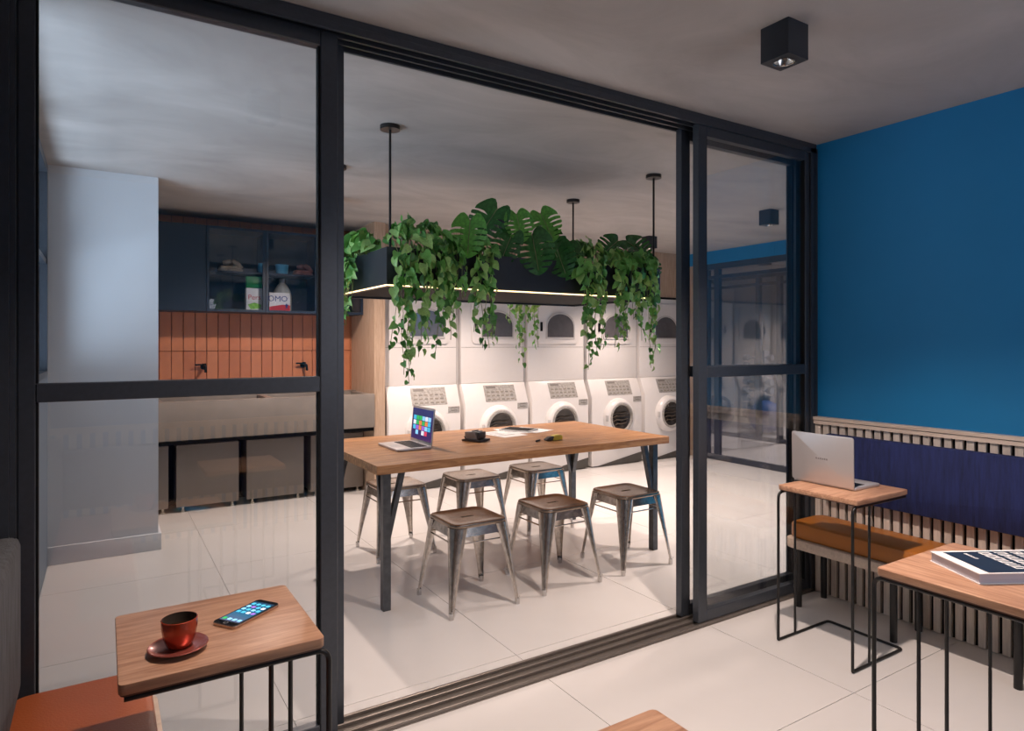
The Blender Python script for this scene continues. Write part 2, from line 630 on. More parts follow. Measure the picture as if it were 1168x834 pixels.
while x < 2.0:
    if s2 is None:
        s2 = box('slat', (-0.022, 0.022, 0.002, 0.03, 0.0, 0.80), 'slat_oak', t2, loc=(x, 0, 0)).data
    else:
        link('slat', s2, None, t2, loc=(x, 0, 0))
    x += 0.075

bb = box('backrest_cushion', (LW + 0.05, 1.95, BW + 0.031, BW + 0.085, 0.30, 0.70), 'navy_fabric', None, bev=0.012)
tag(bb, 'long navy backrest pad on the lounge back wall reflected in the left glass leaf', 'backrest')

# laundry shell
wl2 = empty('wall_left_laundry', (LW, 0, 0))
struct(wl2, 'blue grey side wall of the laundry around the tall window', 'wall')
box('wall_panel', (-0.12, 0, G1, TW + 0.1, 0, 1.20), 'blue_grey_wall', wl2)
box('wall_panel', (-0.12, 0, G1, TW + 0.1, 2.49, CEIL), 'blue_grey_wall', wl2)
box('wall_panel', (-0.12, 0, G1, 2.62, 1.20, 2.49), 'blue_grey_wall', wl2)
box('wall_panel', (-0.12, 0, 4.92, TW + 0.1, 1.20, 2.49), 'blue_grey_wall', wl2)
w1 = empty('window_1', (LW - 0.03, 2.62, 1.20))
struct(w1, 'tall black framed window in the laundry side wall beside the white column', 'window')
for b in ((-0.03, 0.04, 0, 0.045, 0, 1.29), (-0.03, 0.04, 2.255, 2.30, 0, 1.29), (-0.03, 0.04, 0.045, 2.255, 0, 0.04), (-0.03, 0.04, 0.045, 2.255, 1.25, 1.29),
          (-0.025, 0.035, 1.13, 1.17, 0.04, 1.25), (-0.025, 0.035, 0.045, 2.255, 0.69, 0.72)):
    box('frame_bar', b, 'frame_metal', w1)
for a, b in ((0.045, 1.13), (1.17, 2.255)):
    for c, d in ((0.04, 0.69), (0.72, 1.25)):
        box('pane', (0.0, 0.006, a, b, c, d), 'glass_window', w1)

col = empty('wall_column', (0, 5.07, 0))
struct(col, 'white painted square column with a plain skirting', 'column')
box('column_shaft', (LW, 0.318, 0, TW - 5.07, 0, CEIL), 'white_wall', col)
bs = empty('baseboard_column', (0, 5.07, 0))
struct(bs, 'low white skirting around the foot of the column', 'baseboard')
box('skirting', (LW, 0.336, -0.018, 0.0, 0, 0.115), 'white_wall', bs, bev=0.003)
box('skirting', (0.318, 0.336, 0.0, 0.70, 0, 0.115), 'white_wall', bs, bev=0.003)

wt = box('wall_far', (LW - 0.1, GX + 0.1, TW + 0.012, TW + 0.14, 0, CEIL), 'tile_grout')
struct(wt, 'terracotta tiled wall behind the laundry sink', 'wall')
tw = 0.0945
rows = [(0.93, 1.338), (1.342, 1.938), (1.942, CEIL - 0.002)]
k = 0
x = 0.318
while x < 2.12:
    for (z0, z1) in rows:
        w = min(tw, 2.13 - x)
        o = box('wall_tile', (0.0025, w - 0.0025, 0, 0.014, z0, z1), random.choice(['tile_terracotta', 'tile_terracotta', 'tile_terracotta_b']), wt, bev=0.0025, seg=1, loc=(x, TW + random.uniform(-0.001, 0.001), 0))
    x += tw

# oak cladding around the washer row
cl = empty('wall_cladding', (0, 0, 0))
struct(cl, 'pale wood cladding framing the row of washers and dryers', 'wall')
box('side_panel', (2.13, 2.235, 5.82, TW + 0.01, 0, CEIL), 'cladding', cl)
hx = [2.235 + 0.508 * k for k in range(9)]
hm = None
for a, b in zip(hx, hx[1:]):
    if hm is None:
        hm = box('header_board', (0.002, 0.506, 0, 0.03, 1.985, CEIL), 'cladding', cl, loc=(a, 5.90, 0)).data
    else:
        link('header_board', hm, None, cl, loc=(a, 5.90, 0))
box('shadow_trim', (2.235, GX, 5.893, 5.96, 1.966, 1.985), 'black_matte', cl)
for k in range(4):
    box('filler_strip', (2.262 + 0.81 * k + 0.760, 2.262 + 0.81 * (k + 1) - 0.003, 5.935, 5.955, 0.0, 1.962), 'enamel_grey', cl)
box('back_panel', (2.235, GX, 6.44, 6.47, 0, 1.985), 'dark_wall', cl)

# right side of the laundry: glazed wall to the corridor
wg = empty('wall_right_laundry', (GX, 0, 0))
struct(wg, 'blue header and jamb of the glazed wall to the gym corridor', 'wall')
box('header', (0, 0.1, G1, TW, 2.385, CEIL), 'blue_paint', wg)
box('jamb', (0, 0.1, 5.62, TW, 0, 2.385), 'cladding', wg)
box('jamb', (0, 0.1, G1, 2.75, 0, 2.385), 'blue_paint', wg)
wn = box('wall_near_laundry', (RW + 0.14, GX + 0.1, G1 - 0.1, G1, 0, CEIL), 'blue_paint')
struct(wn, 'blue wall closing the laundry behind the lounge corner', 'wall')


def framed(name, label, cat, axis_o, y0, y1, z1, posts, x, glassmat, rails=(), w=0.07, d=0.06):
    """glazed screen in the plane X = x, running along Y"""
    t = empty(name, (x, 0, 0))
    struct(t, label, cat)
    box('bottom_rail', (0, d, y0, y1, 0, 0.06), 'frame_metal', t)
    box('top_rail', (0, d, y0, y1, z1 - 0.07, z1), 'frame_metal', t)
    for p in posts:
        box('post', (0, d, p - w / 2, p + w / 2, 0.06, z1 - 0.07), 'frame_metal', t)
    ps = sorted(posts)
    for a, b in zip(ps, ps[1:]):
        zz = [0.06] + [r for r in rails] + [z1 - 0.07]
        for c, e in zip(zz, zz[1:]):
            box('pane', (d / 2 - 0.004, d / 2 + 0.004, a + w / 2, b - w / 2, c + (0.02 if c != 0.06 else 0), e - (0.02 if e != z1 - 0.07 else 0)), glassmat, t)
        for r in rails:
            box('rail', (0.005, d - 0.005, a + w / 2, b - w / 2, r - 0.02, r + 0.02), 'frame_metal', t)
    return t


framed('door_4', 'dark framed glazed screen on the far right side of the laundry', 'door', 0, 2.75, 5.62, 2.385, [2.79, 4.42, 5.42, 5.585], GX + 0.01, 'glass_gym', rails=(2.22,))
framed('door_5', 'second dark framed glass screen beyond the corridor in front of the gym', 'door', 0, 3.0, 8.5, 2.44, [3.04, 4.6, 5.85, 6.20, 6.95, 8.4], FX, 'glass', rails=(2.28,))
wc = box('wall_gym_far', (EX, EX + 0.1, 2.4, 8.6, 0, CEIL), 'gym_wall')
struct(wc, 'pale plain wall at the back of the gym', 'wall')
wd = box('wall_gym_side', (GX + 0.1, EX + 0.1, 8.5, 8.6, 0, CEIL), 'gym_wall')
struct(wd, 'pale side wall of the corridor and gym', 'wall')
we = box('wall_gym_near', (GX + 0.1, EX + 0.1, 2.3, 2.4, 0, CEIL), 'gym_wall')
struct(we, 'near side wall closing the corridor and gym', 'wall')
wf = box('wall_corridor', (GX, GX + 0.1, TW + 0.14, 8.6, 0, CEIL), 'gym_wall')
struct(wf, 'corridor wall beyond the laundry', 'wall')

# ---- glass partition between lounge and laundry
pf = empty('trim_3', (0, 0, 0))
struct(pf, 'dark metal surround of the sliding glass partition with triple ceiling and floor tracks', 'door frame')
box('header', (LW, RW, G0, G1, 2.512, CEIL), 'frame_metal', pf, bev=0.002, seg=1)
for a, b in ((G0, G0 + 0.014), (G0 + 0.050, G0 + 0.062), (G0 + 0.098, G0 + 0.110), (G1 - 0.012, G1)):
    box('track_fin', (LW, RW, a, b, 2.488, 2.513), 'frame_metal', pf)
box('floor_track', (LW, RW, G0, G1, 0.0, 0.006), 'track_metal', pf)
for a, b in ((G0, G0 + 0.012), (G0 + 0.050, G0 + 0.058), (G0 + 0.102, G0 + 0.110), (G1 - 0.012, G1)):
    box('track_rib', (LW, RW, a, b, 0.006, 0.020), 'track_metal', pf, bev=0.002, seg=1)
box('jamb', (LW, -0.205, G0, G1, 0.006, 2.512), 'frame_metal', pf)
box('jamb', (LW, -0.218, G0 - 0.012, G0, 0.0, 2.54), 'frame_metal', pf)
for a, b in ((G0, G0 + 0.009), (G0 + 0.052, G0 + 0.064), (G0 + 0.095, G0 + 0.108), (G1 - 0.009, G1)):
    box('jamb_rib', (RW - 0.052, RW - 0.012, a, b, 0.006, 2.512), 'frame_metal', pf)
box('jamb', (RW - 0.020, RW + 0.01, G0, G1, 0.006, 2.512), 'frame_metal', pf)
box('jamb', (0.700, 0.745, 2.352, 2.392, 0.006, 2.512), 'frame_metal', pf)


def leaf_door(name, label, x0, x1, y0, y1, sl, sr, zb=0.02, bot=0.075, top=2.44, z1=2.495, rail=(1.235, 1.289)):
    t = empty(name, (x0, (y0 + y1) / 2, 0))
    struct(t, label, 'door')
    w = x1 - x0
    h = (y1 - y0) / 2
    box('stile', (0, sl, -h, h, zb, z1), 'frame_metal', t, bev=0.003, seg=1)
    box('stile', (w - sr, w, -h, h, zb, z1), 'frame_metal', t, bev=0.003, seg=1)
    box('bottom_rail', (sl, w - sr, -h, h, zb, bot), 'frame_metal', t, bev=0.003, seg=1)
    box('top_rail', (sl, w - sr, -h, h, top, z1), 'frame_metal', t, bev=0.003, seg=1)
    box('middle_rail', (sl, w - sr, -h, h, rail[0], rail[1]), 'frame_metal', t, bev=0.003, seg=1)
    for a, b in ((bot, rail[0]), (rail[1], top)):
        box('glazing_bead', (sl, sl + 0.006, -h + 0.006, h - 0.006, a, b), 'black_matte', t)
        box('glazing_bead', (w - sr - 0.006, w - sr, -h + 0.006, h - 0.006, a, b), 'black_matte', t)
        box('pane', (sl, w - sr, -0.004, 0.004, a, b), 'glass', t)
    return t


leaf_door('door_1', 'large fixed glass leaf with a middle rail at the left of the partition', -0.205, 0.702, 2.282, 2.322, 0.042, 0.062)
leaf_door('door_2', 'front sliding glass leaf parked beside the blue wall', 2.492, 3.392, 2.250, 2.290, 0.060, 0.035)
leaf_door('door_3', 'rear sliding glass leaf parked behind the front one', 2.478, 3.424, 2.350, 2.390, 0.060, 0.025)


# ================================================================== LAMPS
def cube_lamp(x, y, f, label, group, cone=112):
    t = empty('ceiling_lamp', (x, y, CEIL))
    tag(t, label, 'lamp', group)
    bm = bmesh.new()
    h = 0.0575
    # open-bottomed box
    outer = rrect(2 * h, 2 * h, 0.003, 2)
    hole = [(0.040 * math.cos(math.atan2(p[1], p[0])), 0.040 * math.sin(math.atan2(p[1], p[0]))) for p in outer]
    top = [bm.verts.new((p[0], p[1], 0.0)) for p in outer]
    bot = [bm.verts.new((p[0], p[1], -0.125)) for p in outer]
    inn = [bm.verts.new((p[0], p[1], -0.125)) for p in hole]
    up = [bm.verts.new((p[0], p[1], -0.085)) for p in hole]
    n = len(outer)
    for k in range(n):
        j = (k + 1) % n
        bm.faces.new((top[k], top[j], bot[j], bot[k]))
        bm.faces.new((bot[k], bot[j], inn[j], inn[k]))
        bm.faces.new((inn[k], inn[j], up[j], up[k]))
    bm.faces.new(top)
    bm.faces.new(up)
    bm_obj('housing', bm, 'planter_metal', t, autosm=0.5)
    lathe('reflector_ring', [(0.039, -0.1245), (0.039, -0.112), (0.020, -0.092), (0.016, -0.092), (0.030, -0.112), (0.033, -0.122), (0.037, -0.1265)], 'chrome', t, n=24)
    lathe('bulb', [(0.0, -0.104), (0.008, -0.103), (0.013, -0.097), (0.014, -0.088), (0, -0.086)], 'bulb', t, n=16)
    d = bpy.data.lights.new('downlight', 'SPOT')
    d.energy = LAMP_POWER * f
    d.color = LAMP_COLOR
    d.spot_size = math.radians(cone)
    d.spot_blend = 0.85
    d.shadow_soft_size = 0.03
    lo = bpy.data.objects.new('downlight', d)
    COL.objects.link(lo)
    lo.parent = t
    lo.location = (0, 0, -0.135)
    return t


near_lab = ['black cube downlight on the lounge ceiling near the blue wall', 'black cube downlight on the lounge ceiling above the left bench']
far_lab = ['black cube downlight on the laundry ceiling in front of the dryers', 'black cube downlight on the laundry ceiling seen through the right sliding leaf',
           'black cube downlight added as unseen fill on the laundry ceiling behind the lounge corner', 'black cube downlight on the laundry ceiling in front of the sink',
           'black cube downlight added as hidden fill on the laundry ceiling behind the planter foliage']
for (x, y, f), lb in zip(LAMPS_NEAR, near_lab):
    cube_lamp(x, y, f, lb, 'cube downlights')
for (x, y, f), lb in zip(LAMPS_FAR, far_lab):
    cube_lamp(x, y, f, lb, 'cube downlights', 158 if y == 5.0 and x < 2 else 112)
cube_lamp(7.2, 5.4, 1.4, 'black cube downlight added as fill on the corridor ceiling beyond the glazed screen', 'cube downlights')  # lamp added to brighten the dim corridor
cube_lamp(9.2, 6.0, 2.0, 'black cube downlight added as fill on the gym ceiling', 'cube downlights')  # lamp added to brighten the gym


# ================================================================== BENCHES
def bench(name, label, loc, rz, length, depth, seat_mat, legs, nudge=0.0):
    """local x: along the bench, local y: depth from the front edge (0) to the wall (depth)"""
    t = empty(name, loc, rz)
    tag(t, label, 'bench')
    # cushion with one rounded free end at x = 0
    poly = rrect(length - 0.02, depth - 0.022, 0.06, 6, length / 2, depth / 2 + 0.009)
    prism('cushion', poly, 0.366, 0.450, seat_mat, t, bev=0.016)
    poly = rrect(length, depth, 0.05, 5, length / 2, depth / 2)
    prism('seat_board', poly, 0.318, 0.366, 'bench_oak', t, bev=0.003)
    for lx in legs:
        for ly in (0.05, depth - 0.04):
            lathe('leg', [(0, 0), (0.016, 0), (0.016, 0.318), (0, 0.318)], 'black_steel', t, n=14, loc=(lx, ly, 0))
    return t


bench('bench', 'tan leather bench on an oak board in front of the slatted blue wall', (3.105, 2.215, 0), -PI / 2, 2.75, 0.316, 'tan_leather', (0.06, 0.555, 1.05, 1.55, 2.05, 2.6))
bench('bench', 'rust leather bench with oak edge at the bottom left under the cup table', (0.135, 0.25, 0), PI / 2, 1.97, 0.36, 'red_leather', (0.3, 0.9, 1.5, 1.9))
br = prism('backrest_cushion', rrect(2.72, 0.345, 0.012, 3, 0.79, 0.735), RW - 0.070, RW - 0.019, 'navy_fabric', None, plane='yz', bev=0.012)
tag(br, 'long navy woven backrest pad fixed on the slats above the tan bench', 'backrest')
bl = prism('backrest_cushion', rrect(1.95, 0.42, 0.03, 4, 1.225, 0.678), LW + 0.02, LW + 0.112, 'grey_fabric', None, plane='yz', bev=0.02)
tag(bl, 'charcoal fabric backrest pad at the left edge above the rust bench', 'backrest')


# ================================================================== C TABLES
def c_table(loc, rz, L, W, label, H=0.735):
    t = empty('side_table', loc, rz)
    tag(t, label, 'side table', 'wood topped side tables on black wire frames')
    top = prism('tabletop', rrect(L, W, 0.012, 3, L / 2, W / 2), H - 0.022, H, 'top_oak', t, bev=0.002)
    prism('edge_band', rrect(L - 0.006, W - 0.006, 0.012, 3, L / 2, W / 2), H - 0.026, H - 0.022, 'edge_brown', t)
    r = 0.0065
    zt = H - 0.033
    for y in (0.012, W - 0.012):
        pts = fillet([(L - 0.01, y, zt), (-0.012, y, zt), (-0.012, y, r)], 0.03)
        tube('upright', pts, r, 'black_steel', t)
        tube('upright', [(0.115, y, zt), (0.115, y, r)], r * 0.85, 'black_steel', t)
    pts = fillet([(-0.012, 0.012, r), (L - 0.03, 0.012, r), (L - 0.03, W - 0.012, r), (-0.012, W - 0.012, r)], 0.02)
    tube('base_rod', pts, r, 'black_steel', t)
    return t


c_table((2.715, 1.58, 0), 0, 0.415, 0.385, 'wood topped wire side table with an open laptop beside the tan bench')
c_table((0.427, 1.872, 0), PI, 0.403, 0.388, 'wood topped wire side table carrying the red cup and a phone')
c_table((1.955, 1.08, 0), -PI / 2, 0.42, 0.465, 'wood topped wire side table with a thick book at the right edge')
c_table((0.855, 0.878, 0), PI, 0.403, 0.388, 'wood topped wire side table of which one corner shows at the bottom edge')

# ================================================================== LARGE TABLE
TZ = 0.775
TX0, TX1, TY0, TY1 = 1.188, 3.262, 3.205, 4.265
tb = empty('work_table', ((TX0 + TX1) / 2, (TY0 + TY1) / 2, 0))
tag(tb, 'long solid wood work table on dark steel legs under the hanging planter', 'table')
W, D = (TX1 - TX0) / 2, (TY1 - TY0) / 2
npl = 7
pw = 2 * D / npl
pm = None
for k in range(npl):
    o = box('top_plank', (-W, W, 0.0001, pw - 0.0001, TZ - 0.046, TZ), 'plank_table', tb, bev=0.0008, seg=1, loc=(0, -D + k * pw, 0))
for sx in (-1, 1):
    for sy in (-1, 1):
        bm = bmesh.new()
        px = sx * (W - 0.075)
        py = sy * (D - 0.075)
        bbox(bm, px - 0.021, px + 0.021, py - 0.021, py + 0.021, 0, TZ - 0.050)
        bbox(bm, min(px, px - sx * 0.105) - 0.022, max(px, px - sx * 0.105) + 0.022, py - 0.022, py + 0.022, TZ - 0.052, TZ - 0.0462)
        bbox(bm, px - 0.022, px + 0.022, min(py, py - sy * 0.105) - 0.022, max(py, py - sy * 0.105) + 0.022, TZ - 0.052, TZ - 0.0462)
        for dx, dy in ((-sx, 0), (0, -sy)):
            a = Vector((px + dx * 0.010, py + dy * 0.010, 0.38))
            b = Vector((px + dx * 0.092, py + dy * 0.092, TZ - 0.050))
            # flat diagonal bar
            per = Vector((dy, dx, 0)) * 0.017
            fw = Vector((dx, dy, 0)) * 0.013
            vsx = [bm.verts.new(q) for q in (a - per - fw, a + per - fw, a + per + fw, a - per + fw, b - per - fw, b + per - fw, b + per + fw, b - per + fw)]
            for q in ((0, 3, 2, 1), (4, 5, 6, 7), (0, 1, 5, 4), (1, 2, 6, 5), (2, 3, 7, 6), (3, 0, 4, 7)):
                bm.faces.new([vsx[i] for i in q])
        bm_obj('leg', bm, 'leg_steel', tb)


# ================================================================== STOOLS
def make_stool():
    t = empty('metal_stool', (0, 0, 0))
    Hs = 0.462
    S = 0.325
    # seat: pressed sheet with a rolled rim and a hand slot
    n = 6
    def slot(z):
        pts = []
        for sx, sy, a0 in ((1, 1, 0), (-1, 1, PI / 2), (-1, -1, PI), (1, -1, 3 * PI / 2)):
            for k in range(n + 1):
                a = a0 + PI / 2 * k / n
                pts.append((sx * 0.030 + 0.010 * math.cos(a), sy * 0.002 + 0.010 * math.sin(a), z))
        return pts
    loops = []
    for (inset, z) in ((0.0, Hs - 0.022), (-0.004, Hs - 0.012), (-0.001, Hs - 0.003), (0.008, Hs), (0.020, Hs - 0.004), (0.07, Hs - 0.006)):
        loops.append([(p[0], p[1], z) for p in rrect(S - 2 * inset, S - 2 * inset, max(0.012, 0.052 - inset * 0.6), n)])
    loops.append(slot(Hs - 0.007))
    loops.append(slot(Hs - 0.018))
    bm = bmesh.new()
    rings = [[bm.verts.new(p) for p in lp] for lp in loops]
    m = len(rings[0])
    for a, b in zip(rings, rings[1:]):
        for k in range(m):
            bm.faces.new((a[k], a[(k + 1) % m], b[(k + 1) % m], b[k]))
    bm_obj('seat', bm, 'gunmetal_seat', t, autosm=0.9)
    # apron under the seat
    bm = bmesh.new()
    A = [bm.verts.new((p[0], p[1], Hs - 0.018)) for p in rrect(S - 0.006, S - 0.006, 0.042, n)]
    B = [bm.verts.new((p[0], p[1], Hs - 0.066)) for p in rrect(S + 0.016, S + 0.016, 0.042, n)]
    for k in range(m):
        bm.faces.new((A[k], A[(k + 1) % m], B[(k + 1) % m], B[k]))
    bm_obj('apron', bm, 'gunmetal', t, autosm=0.9)
    # legs: folded sheet continuing the rounded corner, tapering to the foot
    q2 = math.sqrt(0.5)
    for sx, sy in ((1, 1), (-1, 1), (-1, -1), (1, -1)):
        bm = bmesh.new()
        rg = []
        for i in range(8):
            f = i / 7
            z = (Hs - 0.020) * (1 - f) + 0.018 * f
            d0 = (S / 2 - 0.0090) * (1 - f) + 0.206 * f       # corner position of the arc crown
            hw = 0.056 * (1 - f) ** 1.25 + 0.0150 * f          # half chord
            dp = 0.037 * (1 - f) ** 1.3 + 0.011 * f                   # arc depth
            out, ins = [], []
            for k in range(9):
                u = -1 + k / 4
                e = d0 * math.sqrt(2) - dp * u * u              # distance along the diagonal
                tq = hw * u
                for lst, off in ((out, 0.0), (ins, 0.0035)):
                    ee = e - off
                    lst.append((ee * q2 - tq * q2, ee * q2 + tq * q2))
            rg.append([bm.verts.new((sx * p[0], sy * p[1], z)) for p in out + ins[::-1]])
        q = len(rg[0])
        for a, b in zip(rg, rg[1:]):
            for k in range(q):
                bm.faces.new((a[k], a[(k + 1) % q], b[(k + 1) % q], b[k]))
        bm.faces.new(rg[0])
        bm.faces.new(rg[-1])
        leg = bm_obj('leg', bm, 'gunmetal', t, autosm=0.8)
        bm = bmesh.new()
        prism_bm(bm, rrect(0.024, 0.024, 0.009, 3, sx * 0.199, sy * 0.199), 0.0, 0.034)
        bm_obj('foot', bm, 'chrome', leg, autosm=0.6)
        lathe('rivet', [(0, -0.004), (0.003, -0.003), (0.004, 0)], 'chrome', leg, n=8, axis='y', center=(sx * 0.203, sy * 0.203 - 0.012, 0.045))
    zz, c = 0.360, 0.158
    for a, b in (((-c, -c), (c, -c)), ((c, -c), (c, c)), ((c, c), (-c, c)), ((-c, c), (-c, -c))):
        tube('stretcher', [(a[0], a[1], zz), (b[0], b[1], zz)], 0.004, 'gunmetal', t, n=6)
    return t


st = make_stool()
spots = [(1.697, 3.180, 'leftmost metal stool on the near side of the work table'),
         (2.283, 3.195, 'middle metal stool on the near side of the work table'),
         (2.868, 3.200, 'rightmost metal stool on the near side of the work table'),
         (1.690, 4.205, 'leftmost metal stool on the washer side of the work table'),
         (2.262, 4.185, 'middle metal stool on the washer side of the work table'),
         (2.840, 4.195, 'rightmost metal stool on the washer side of the work table')]
for i, (x, y, lb) in enumerate(spots):
    o = st if i == 0 else copy_tree(st)
    o.location = (x, y, 0)
    tag(o, lb, 'stool', 'galvanised metal stools around the work table')


# ================================================================== WASHERS AND DRYERS
def make_washer():
    t = empty('washing_machine')
    w = 0.757
    prof = [(0.0, 0.012), (0.0, 0.79), (0.085, 1.0), (0.54, 1.0), (0.54, 0.012)]
    prism('body', prof, 0.0, w, 'enamel', t, plane='yz', bev=0.006)
    box('base', (0.02, w - 0.02, 0.03, 0.52, 0, 0.02), 'black_matte', t)
    # control plate lying on the sloped fascia
    ang = math.atan2(0.085, 0.21)
    def fascia(name, x0, x1, s0, s1, mat, th, parent):
        bm = bmesh.new()
        bbox(bm, x0, x1, -th, 0.001, s0, s1)
        bmesh.ops.rotate(bm, verts=bm.verts[:], cent=(0, 0, 0), matrix=Matrix.Rotation(-ang, 3, 'X'))
        bmesh.ops.translate(bm, verts=bm.verts[:], vec=(0, 0.0, 0.79))
        return bm_obj(name, bm, mat, parent)
    pl = fascia('control_panel', 0.245, 0.615, 0.022, 0.200, 'panel_grey', 0.003, t)
    fascia('display', 0.275, 0.385, 0.165, 0.188, 'panel_text', 0.005, pl)
    for r in range(3):
        for c in range(6):
            fascia('button', 0.27 + 0.056 * c, 0.27 + 0.056 * c + 0.034, 0.038 + 0.040 * r, 0.052 + 0.040 * r, 'bin_taupe' if (r + c) % 3 else 'panel_text', 0.0045, pl)
    sp = box('coin_plate', (0.62, 0.745, -0.003, 0.002, 0.725, 0.79 - 0.004), 'panel_grey', t)
    box('coin_slot', (0.65, 0.72, -0.005, 0.0, 0.772, 0.779), 'panel_text', sp)
    box('coin_slot', (0.65, 0.72, -0.005, 0.0, 0.745, 0.752), 'panel_text', sp)
    c = (0.385, 0, 0.555)
    dr = lathe('door', [(0.222, 0.001), (0.218, -0.028), (0.198, -0.062), (0.178, -0.070), (0.166, -0.066)], 'enamel', t, n=48, axis='y', center=c)
    lathe('door_ring', [(0.170, -0.0665), (0.166, -0.079), (0.150, -0.079), (0.143, -0.056), (0.143, -0.050)], 'panel_grey', dr, n=48, axis='y', center=c)
    lathe('door_glass', [(0.144, -0.052), (0.10, -0.036), (0.05, -0.026), (0, -0.022)], 'drum_dark', dr, n=40, axis='y', center=c)
    for dz, rr in ((0.055, 0.105), (0.015, 0.120), (-0.03, 0.115), (-0.075, 0.09)):
        bm = bmesh.new()
        tube_bm(bm, [(c[0] - rr, -0.046, c[2] + dz - 0.012), (c[0] - rr * 0.4, -0.034, c[2] + dz + 0.004), (c[0] + rr * 0.3, -0.034, c[2] + dz - 0.004), (c[0] + rr, -0.046, c[2] + dz + 0.012)], 0.01, 6, radii=[0.003, 0.008, 0.007, 0.003])
        bm_obj('laundry_fold', bm, 'laundry_cloth', dr, smooth=True)
    box('door_handle', (c[0] - 0.212, c[0] - 0.194, -0.066, -0.03, c[2] - 0.035, c[2] + 0.035), 'enamel_grey', dr, bev=0.004)
    prism('dark_wedge', [(0.03, 0.004), (w - 0.004, 0.014), (w - 0.004, 0.125)], -0.004, 0.002, 'wedge_dark', t, plane='xz')  # dark triangular wedge set proud of the lower front
    return t


def make_dryer():
    t = empty('tumble_dryer')
    w = 0.757
    box('body', (0, w, 0.0, 0.52, 0.002, 0.962), 'enamel', t, bev=0.006)
    d = prism('door', rrect(0.56, 0.50, 0.05, 5, 0.40, 0.655), -0.014, 0.001, 'enamel', t, plane='xz', bev=0.004)
    # arched window
    def arch(w2, z0, z1, n=16):
        r = w2
        pts = [(0.425 - w2, z0), (0.425 + w2, z0)]
        for k in range(n + 1):
            a = PI * k / n
            pts.append((0.425 + w2 * math.cos(a), z1 - r * 0.80 + 0.80 * r * math.sin(a)))
        return pts
    # raised frame ring
    bm = bmesh.new()
    A = arch(0.196, 0.463, 0.757)
    B = arch(0.180, 0.480, 0.738)
    lo = [[bm.verts.new((p[0], y, p[1])) for p in P] for P, y in ((A, -0.013), (A, -0.024), (B, -0.024), (B, -0.004))]
    q = len(A)
    for a, b in zip(lo, lo[1:]):
        for k in range(q):
            bm.faces.new((a[k], a[(k + 1) % q], b[(k + 1) % q], b[k]))
    bm_obj('window_frame', bm, 'enamel_grey', d, autosm=0.6)
    prism('window_glass', B, -0.0185, -0.0145, 'dark_glass', d, plane='xz')
    box('handle', (0.155, 0.178, -0.030, -0.013, 0.545, 0.645), 'black_matte', d, bev=0.003)
    box('seam', (0.004, w - 0.004, -0.0015, 0.001, 0.3685, 0.3735), 'panel_grey', t)
    return t


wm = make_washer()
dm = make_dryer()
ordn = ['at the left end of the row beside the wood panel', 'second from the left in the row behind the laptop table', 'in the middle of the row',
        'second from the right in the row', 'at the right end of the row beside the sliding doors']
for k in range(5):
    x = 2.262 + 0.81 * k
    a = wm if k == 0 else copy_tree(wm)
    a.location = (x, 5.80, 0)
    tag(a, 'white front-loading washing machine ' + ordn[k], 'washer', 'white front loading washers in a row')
    b = dm if k == 0 else copy_tree(dm)
    b.location = (x, 5.895, 1.0)
    tag(b, 'white arch-windowed dryer stacked ' + ordn[k], 'dryer', 'white tumble dryers stacked on the washers')

# ================================================================== SINK AND CABINETS
sk = empty('laundry_sink', (1.225, 5.80, 0))
tag(sk, 'long taupe stone sink trough below the terracotta tiles', 'sink')
x0, x1 = 0.34 - 1.225, 2.128 - 1.225
box('apron', (x0, x1, 0, 0.05, 0.635, 0.945), 'sink_stone', sk, bev=0.004)
box('basin_floor', (x0, x1, 0.05, 0.64, 0.635, 0.70), 'sink_stone', sk)
box('back_deck', (x0, x1, 0.52, 0.66, 0.70, 0.945), 'sink_stone', sk, bev=0.003)
for xx in (x0, -0.03, x1 - 0.06):
    box('basin_divider', (xx, xx + 0.06, 0.05, 0.52, 0.70, 0.94), 'sink_stone', sk)
for xx in (-0.45, 0.43):
    lathe('drain', [(0, 0.706), (0.03, 0.706), (0.034, 0.700)], 'chrome', sk, n=16, loc=(xx, 0.3, 0))
box('soffit', (x0, x1, 0.03, 0.62, 0.600, 0.634), 'black_matte', sk)
box('back_panel', (x0, x1, 0.60, 0.655, 0.0, 0.60), 'black_matte', sk)  # black colour stands in for the shade behind the cabinets


def make_tap(x, label):
    t = empty('wall_tap', (x, TW, 1.20))
    tag(t, label, 'tap', 'black wall taps over the sink')
    lathe('wall_plate', [(0, -0.012), (0.026, -0.012), (0.028, 0.0)], 'black_matte', t, n=20, axis='y')
    tube('spout', fillet([(0, 0, 0), (0, -0.13, 0.006), (0, -0.15, -0.045)], 0.02), 0.012, 'black_matte', t, n=10)
    box('lever', (-0.075, 0.01, -0.055, -0.035, 0.012, 0.026), 'black_matte', t, bev=0.003)
    lathe('valve', [(0, -0.01), (0.017, -0.01), (0.017, 0.03), (0, 0.03)], 'black_matte', t, n=14, center=(0, -0.045, 0))
    return t


make_tap(0.765, 'black wall tap over the left end of the sink trough')
make_tap(1.645, 'black wall tap over the right part of the sink trough')

